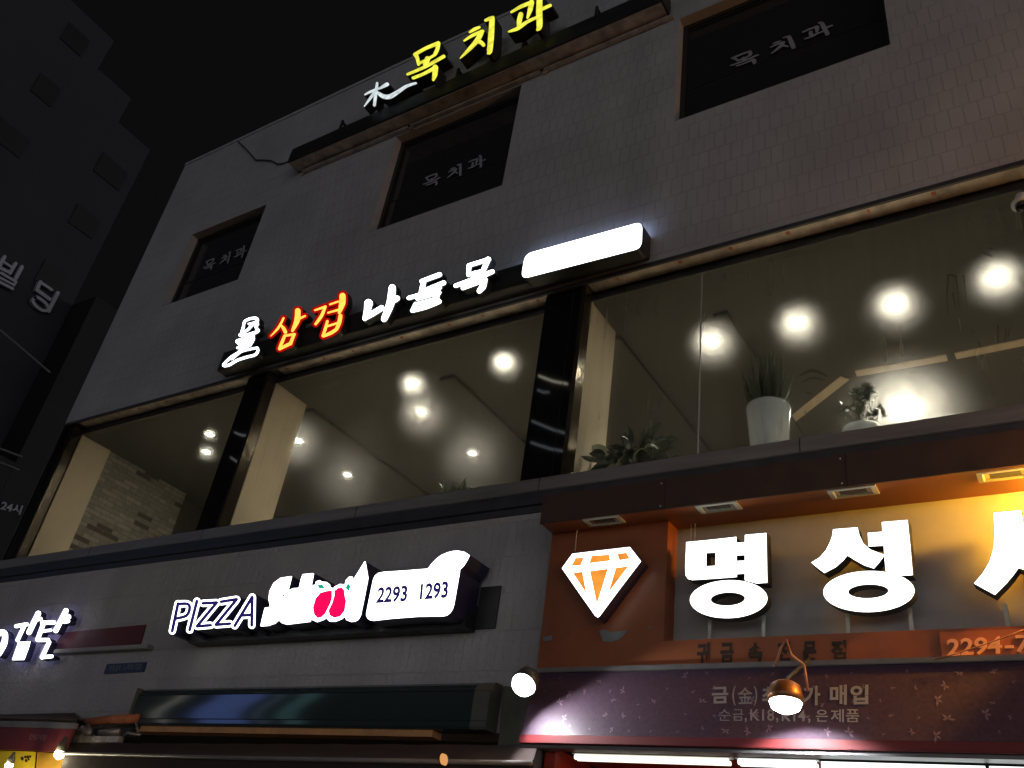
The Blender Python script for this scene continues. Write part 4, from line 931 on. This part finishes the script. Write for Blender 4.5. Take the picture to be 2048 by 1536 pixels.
bm = NB(); box(bm, (-1.43, -.158, 2.696), (1.6, -.115, 2.708)); box(bm, (-.598, -.164, 2.5), (-.582, -.12, 2.695)); obj('frame', bm, M_lampbody, u)

# ------------------------------------------------------------------ awning cassette and rolled awning in the middle
t = thing('awning_cassette', 'glossy dark green awning box on the wall under the pizza sign', 'awning', (-5.8, 0, 3.0))
prof = [(.018, 3.19), (-.06, 3.19), (-.10, 3.165), (-.125, 3.13), (-.128, 3.118), (-.122, 3.116)]
n = 10
for i in range(n + 1):
    u = i / n; z = 3.112 - u * .20; prof.append((-.128 - .0035 * math.sin(math.pi * u) + .003 * u, z))
prof += [(-.121, 2.908), (-.130, 2.902), (-.130, 2.87), (-.118, 2.85), (.018, 2.85)]
bm = NB(); extrude_profile(bm, prof, -7.70, -3.86); cs = obj('cover', bm, M_cass, t)
bm = NB(); extrude_profile(bm, [(y - .004, z) for y, z in prof], -3.858, -3.72); box(bm, (-7.73, -.15, 2.86), (-7.702, .016, 3.18), .006); pieces('end_cap', bm, M_cap, t)
bm = NB(); box(bm, (-7.55, -.10, 2.80), (-4.2, .015, 2.848)); obj('wooden_batten', bm, M_wood, t)
t = thing('rolled_awning', 'dark rolled cloth awning with a grey front bar at the bottom', 'awning', (-5.8, -.5, 2.5))
bm = NB()
a0 = at(140, 1486, -.28); a1 = at(1075, 1490, -.28); b0 = at(130, 1508, -.5); b1 = at(1060, 1527, -.5)
nx = 26; rows = []
for i in range(nx + 1):
    u = i / nx; T = a0.lerp(a1, u); Bq = b0.lerp(b1, u); r = []
    for k in range(6):
        v = k / 5; p = T.lerp(Bq, v); p.z += .012 * math.sin(u * 60 + k) * (.3 + v) - .03 * math.sin(math.pi * v); r.append(bm.verts.new(p))
    for dz, dy in ((-.03, .0), (-.35, .04), (-.6, .08)): r.append(bm.verts.new(Bq + Vector((0, dy, dz))))
    rows.append(r)
for r, s in zip(rows, rows[1:]):
    for k in range(len(r) - 1): bm.faces.new((r[k], r[k + 1], s[k + 1], s[k]))
obj('cloth', bm, M_awn, t, True)
bm = NB(); tube(bm, [b0 + Vector((-.02, -.012, 0)), b0.lerp(b1, .5) + Vector((0, -.012, -.008)), b1 + Vector((.02, -.012, 0))], .016, 10); obj('front_bar', bm, M_trim, t, True)
t = thing('bracket_lamp', 'small amber oval lamp on the dark awning edge', 'lamp', at(885, 1519, -.52)); bm = NB(); prism(bm, ell(885, 1518, 5.5, 11.5, 20), -.56, -.53); obj('lens', bm, emis('amber_lamp', (1.0, .45, .15), .75), t)
bm = NB(); prism(bm, ell(885, 1518, 7.5, 14, 20), -.53, -.50); obj('housing', bm, M_lampbody, t)
# tarpaulin folds between awning and plum fascia
t = thing('folded_tarp', 'olive grey folded tarpaulin hanging beside the white flood lamp', 'tarpaulin', at(1020, 1440, 0))
bm = NB(); P_ = [(-3.70, -.02), (-3.66, -.09), (-3.62, -.03), (-3.57, -.11), (-3.52, -.04), (-3.46, -.13), (-3.42, -.05), (-3.36, -.10), (-3.34, -.02)]
lv = []
for i in range(9):
    z = 3.17 - i * .17; lv.append([bm.verts.new((x + .03 * math.sin(i * .9 + k) * (i / 9) - .02 * i / 9 * (k - 4), y * (.5 + i * .08), z)) for k, (x, y) in enumerate(P_)])
for r, s in zip(lv, lv[1:]):
    for k in range(len(r) - 1): bm.faces.new((r[k], r[k + 1], s[k + 1], s[k]))
obj('cloth', bm, M_cap, t, True)

# ------------------------------------------------------------------ corner stall at the lower left
t = thing('red_awning', 'dark red awning valance with faded lettering in the lower left corner', 'awning', at(60, 1480, -.4))
bm = NB(); prism(bm, [(-60, 1453), (60, 1456), (148, 1458), (132, 1494), (128, 1500), (90, 1504), (75, 1502), (30, 1499), (-60, 1500)], -.42, -.40); vl = obj('valance', bm, M_redcloth, t)
bm = NB(); text_on(bm, '간장게장', (58, 1479), (92, 1482), (95, 1470), (61, 1468), yplane(-.42)); obj('lettering', bm, mat('faded_print', (.30, .16, .16), .6), vl)
bm = NB(); prism(bm, [(-60, 1441), (60, 1442), (152, 1446), (149, 1457), (60, 1455), (-60, 1452)], -.43, -.40); obj('head_rail', bm, M_trim, t)
bm = NB(); prism_w(bm, [at(-60, 1437, -.43), at(150, 1441, -.43), at(150, 1428, -.02), at(-60, 1432, -.02)], Vector((0, 0, .012))); obj('canopy', bm, M_awn, t)
t = thing('yellow_banner', 'bright yellow cloth banner with a small dark print hanging under the red awning', 'banner', at(30, 1520, -.35))
bm = NB(); prism(bm, [(-40, 1500), (0, 1501), (66, 1503), (71, 1504), (66, 1560), (-40, 1560)], -.36, -.352); yb = obj('cloth', bm, M_yellow, t)
bm = NB()
for x, y, w in ((44, 1517, 3), (50, 1514, 2), (55, 1514, 2.5), (60, 1513, 2), (52, 1521, 2.5), (57, 1519, 1.6)): prism(bm, ell(x, y, w, w * 1.3, 9), -.365, -.361)
obj('print', bm, M_ghost, yb)
t = thing('amber_banner', 'plain amber cloth banner between yellow banner and dark awning', 'banner', at(100, 1525, -.33))
bm = NB(); prism(bm, [(75, 1504), (100, 1506), (130, 1505), (124, 1560), (70, 1560)], -.34, -.332); obj('cloth', bm, M_amber, t)
def bulb(pxy, Y, r, label, cap):
    c = at(*pxy, Y); t = thing('hanging_bulb', label, 'light bulb', c, 'bulbs hanging under the red awning')
    bm = NB(); lathe(bm, [(r * .35, .9 * r), (r * .8, .5 * r), (r, 0), (r * .8, -.6 * r), (r * .2, -r)], c, (0, 0, 1), 16); obj('bulb', bm, M_bulb, t, True)
    bm = NB(); lathe(bm, [(r * .95, .5 * r), (r * .9, 1.6 * r), (r * .5, 2.4 * r), (r * .3, 3.2 * r)], c, (0, 0, 1), 16); obj('socket', bm, cap, t, True)
    ld = bpy.data.lights.new('bulb_light', 'POINT'); ld.energy = 4; ld.color = (1, .85, .55); ld.shadow_soft_size = r
    lo = bpy.data.objects.new('bulb_light', ld); COL.objects.link(lo); lo.parent = t; lo.location = (0, -.06, -.05)
bulb((18, 1531), -.62, .036, 'bulb in a brown socket before the yellow banner', M_cap); bulb((119, 1508), -.50, .046, 'bare glowing bulb at the right end of the red valance', M_cap)
t = thing('scrap_shelf', 'cluttered shelf of pipes and a rusty orange roll above the red awning', 'shelf', at(210, 1460, -.15))
bm = NB(); prism(bm, [(147, 1472), (240, 1472), (238, 1484), (150, 1484)], -.30, -.27); prism(bm, [(136, 1494), (148, 1474), (150, 1488), (300, 1490), (300, 1494)], -.27, -.25); pieces('board', bm, M_scrap, t)
bm = NB(); tube(bm, [at(160, 1447, -.14), at(215, 1440, -.14), at(276, 1437, -.14)], .042, 12); obj('orange_roll', bm, M_rust, t, True)
bm = NB(); tube(bm, [at(150, 1468, -.2), at(165, 1458, -.2), at(180, 1468, -.2)], .035, 8); tube(bm, [at(176, 1450, -.2), at(180, 1470, -.2)], .022, 8); tube(bm, [at(200, 1466, -.2), at(238, 1464, -.2)], .03, 8)
tube(bm, [at(244, 1476, -.2), at(255, 1466, -.2), at(280, 1470, -.2)], .012, 6); tube(bm, [at(272, 1445, -.16), at(276, 1462, -.16), at(268, 1474, -.16)], .01, 6); pieces('pipe', bm, M_scrap, t, True)
bm = NB(); prism(bm, [(155, 1445), (165, 1441), (168, 1456), (157, 1458)], -.2, -.12); prism(bm, [(186, 1458), (202, 1456), (202, 1470), (188, 1470)], -.2, -.12); prism(bm, [(240, 1458), (262, 1456), (264, 1474), (242, 1474)], -.18, -.1); pieces('clamp', bm, M_lampbody, t)

# ------------------------------------------------------------------ camera under the soffit at the right edge
c = at(2046, 410, .06); t = thing('security_camera', 'small pale dome camera under the soffit at the right edge', 'camera', c)
bm = NB(); lathe(bm, [(.075, .0), (.075, .02), (.05, .05), (.03, .1)], c, (0, 0, 1), 24); obj('housing', bm, M_ring, t, True)
bm = NB(); lathe(bm, [(.055, -.001), (.05, -.03), (.03, -.052), (.005, -.06)], c, (0, 0, 1), 24); obj('dome', bm, M_black, t, True)

# ------------------------------------------------------------------ dark tower across the side street
XT = -30.0
tw = thing('stepped_tower', 'tall dark tower with stepped setbacks and black windows at the left', 'building', (XT, 3, 0))
def tz(q): p = onx(*q, XT); return p.y, p.z
y0, zt0 = tz((140, 0)); y1, zt1 = tz((228, 82)); y2, zt2 = tz((262, 197)); y3, zt3 = tz((300, 300))
stp = [(-14, 34.5), (y1, zt1), (y2, zt2), (y3, zt3)]
pf = [(-14, 0), (-14, zt1), (y1, zt1), (y1, zt2), (y2, zt2), (y2, zt3), (y3, zt3), (y3, 0)]
bm = NB(); A = [bm.verts.new((XT, y, z)) for y, z in pf]; Bv = [bm.verts.new((XT - 12, y, z)) for y, z in pf]; bm.faces.new(A); bm.faces.new(Bv[::-1])
for i in range(len(pf)): bm.faces.new((A[i], Bv[i], Bv[(i + 1) % len(pf)], A[(i + 1) % len(pf)]))
obj('wall', bm, M_tower, tw)
for qs in ([(130, 45), (190, 82), (168, 118), (118, 76)], [(76, 140), (127, 183), (108, 220), (54, 175)], [(0, 236), (70, 284), (46, 318), (-30, 268)], [(200, 300), (262, 350), (240, 385), (182, 336)], [(150, 402), (207, 446), (190, 482), (130, 440)], [(86, 510), (140, 556), (120, 600), (66, 552)], [(-60, 335), (-10, 370), (-30, 410), (-80, 372)]):
    ps = [onx(*q, XT + .03) for q in qs]; ya = min(p.y for p in ps); yb = max(p.y for p in ps); za_ = sorted(p.z for p in ps); zl0 = sum(za_[:2]) / 2; zh0 = sum(za_[2:]) / 2
    bm = NB(); box(bm, (XT + .002, ya + .15, zl0), (XT + .05, yb - .15, zh0)); wf = obj('window', bm, M_twin, tw)
t = thing('building_name_sign', 'pale raised letters on the dark tower face at the left edge', 'sign', onx(50, 570, XT + .1))
plx = (Vector((XT + .02, 0, 0)), Vector((1, 0, 0)))
zk = Zm(0, 400, .15625)
BIL = [[(28, 742, 46), (-45, 880, 46)], [(168, 828, 46), (98, 950, 46)], [(10, 805, 30), (130, 880, 30)], [(-40, 880, 40), (98, 945, 40)], [(246, 872, 50), (172, 1012, 50)], [(-20, 950, 34), (172, 1062, 34)], [(168, 1062, 34), (142, 1108, 34)], [(-40, 1010, 28), (142, 1102, 28)], [(-50, 1060, 34), (124, 1152, 34)]]
DING = [[(486, 1062, 46), (440, 1160, 46)], [(486, 1066, 34), (632, 1162, 34)], [(440, 1164, 46), (604, 1282, 44)], [(706, 1204, 50), (590, 1432, 50)],
        [(420, 1262, 38), (385, 1300, 40), (430, 1372, 38), (510, 1425, 36), (580, 1420, 36), (570, 1360, 36), (510, 1300, 36), (440, 1258, 38), (410, 1266, 38)]]
for sts in (BIL, DING):
    bm = NB()
    for i_, st in enumerate(sts):
        prism_w(bm, [hit(x, y, plx) + Vector((.16 + .004 * i_, 0, 0)) for x, y in ribbon(zk(st))], Vector((-.14, 0, 0)))
    obj('letter', bm, M_sign24, t)
lw = thing('low_dark_block', 'dark low-rise block behind the corner of the pale building', 'building', (XT + 1.5, 8, 0))
bm = NB(); box(bm, (XT - 8, y3 + .01, 0), (XT + 1.5, 40, 19.5)); box(bm, (XT - 8, y3 - 4, 0), (XT + 1.5, y3, 12.6)); obj('wall', bm, M_tower2, lw)
bm = NB()
for qs in (((0, 897), (45, 914)), ((0, 925), (38, 940)), ((0, 660), (100, 745))):
    a = onx(*qs[0], XT + 1.55); b = onx(*qs[1], XT + 1.55); tube(bm, [a, b], .035)
pieces('conduit', bm, M_trim, lw)
t = thing('opening_hours_sign', 'small pale numerals on the dark block at the left edge', 'sign', onx(20, 1010, XT + 1.6))
plx = (Vector((XT + 1.5, 0, 0)), Vector((1, 0, 0)))
bm = NB(); text_on(bm, '24시', (-2, 1020), (38, 1030), (44, 1012), (4, 1000), plx, .02, .02, .05); obj('letter', bm, M_sign24, t)

# ------------------------------------------------------------------ sodium street lamp on the pavement to the right
t = thing('street_lamp', 'orange street lamp on a grey pole right of the orange signboard', 'street lamp', (3.7, -1.2, .13))
bm = NB(); tube(bm, [(3.7, -1.2, .13), (3.7, -1.2, 3.0), (3.7, -1.2, 5.3)], [.09, .07, .05], 12); box(bm, (3.55, -1.35, .13), (3.85, -1.05, .2)); obj('pole', bm, M_trim, t, True)
bm = NB(); lathe(bm, [(.05, .0), (.16, .03), (.20, .20), (.22, .22), (.10, .30), (.02, .34)], (3.7, -1.2, 5.3), (0, 0, 1), 20); obj('lantern', bm, M_lampbody, t, True)
bm = NB(); lathe(bm, [(.08, 0), (.13, .06), (.13, .16), (.02, .2)], (3.7, -1.2, 5.32), (0, 0, 1), 20); obj('lamp', bm, M_sod, t, True)
ld = bpy.data.lights.new('sodium_light', 'POINT'); ld.energy = 260; ld.color = (1.0, .45, .15); ld.shadow_soft_size = .25
lo = bpy.data.objects.new('sodium_light', ld); COL.objects.link(lo); lo.parent = t; lo.location = (-.3, .0, 5.2)

# ------------------------------------------------------------------ shops across the street, seen only as reflections
t = thing('opposite_building', 'dark shop building with lit windows across the street', 'building', (-37, -21, 0))
bm = NB(); box(bm, (-60, -30, 0), (-14, -21, 16)); obj('wall', bm, M_tower2, t)
M_opw = emis('lit_shop_window', (1.0, .88, .66), .9)
bm = NB()
for i in range(5): box(bm, (-46 + i * 6.4, -20.98, .7), (-42.2 + i * 6.4, -20.96, 2.9))
pieces('shop_window', bm, M_opw, t)
for x0, x1, z0, z1, colr, st, lab in ((-32.6, -29.7, 2, 14, (.17, .27, .75), 1.7, 'blue lit shop sign on the building across the street'), (-27.6, -26.6, 2, 14, (.20, .45, .47), 1.0, 'teal lit shop sign on the building across the street'), (-29.0, -28.5, 3, 13, (.35, .5, .6), .7, 'dim narrow lit sign on the building across the street'), (-35.1, -34.85, 3, 14, (1, .95, .85), 2.0, 'thin white upright lit sign on the building across the street')):
    u = thing('shop_sign', lab, 'sign', ((x0 + x1) / 2, -20.9, z0))
    bm = NB(); box(bm, (x0 - .1, -20.97, z0 - .1), (x1 + .1, -20.8, z1 + .1)); obj('case', bm, M_letdark, u)
    bm = NB(); box(bm, (x0, -20.80, z0), (x1, -20.77, z1)); obj('face', bm, emis('opposite_sign_' + str(int(-x0)), colr, st), u)

t = thing('opposite_tower', 'tall dark building with white light strips across the street', 'building', (-24, -21.2, 0))
bm = NB(); box(bm, (-45, -31, 16.2), (-14.2, -20.9, 30)); obj('wall', bm, M_tower2, t)
M_strip = emis('light_strip', (1.0, .93, .72), 3.0); M_strip2 = emis('dim_light_strip', (.8, .85, .9), 1.0)
for a, b, r, m in (((-18.05, 22.21), (-16.57, 21.47), .05, M_strip), ((-18.0, 21.48), (-17.43, 21.26), .05, M_strip2), ((-18.08, 19.97), (-15.94, 18.87), .05, M_strip2), ((-17.98, 18.93), (-16.08, 18.15), .05, M_strip2), ((-37.28, 22.92), (-36.05, 22.48), .05, M_strip2), ((-36.89, 21.32), (-35.55, 20.66), .05, M_strip2)):
    bm = NB(); tube(bm, [(a[0], -20.7, a[1]), ((a[0] + b[0]) / 2, -20.7, (a[1] + b[1]) / 2 - .06), (b[0], -20.7, b[1])], r); obj('light_strip', bm, m, t, True)
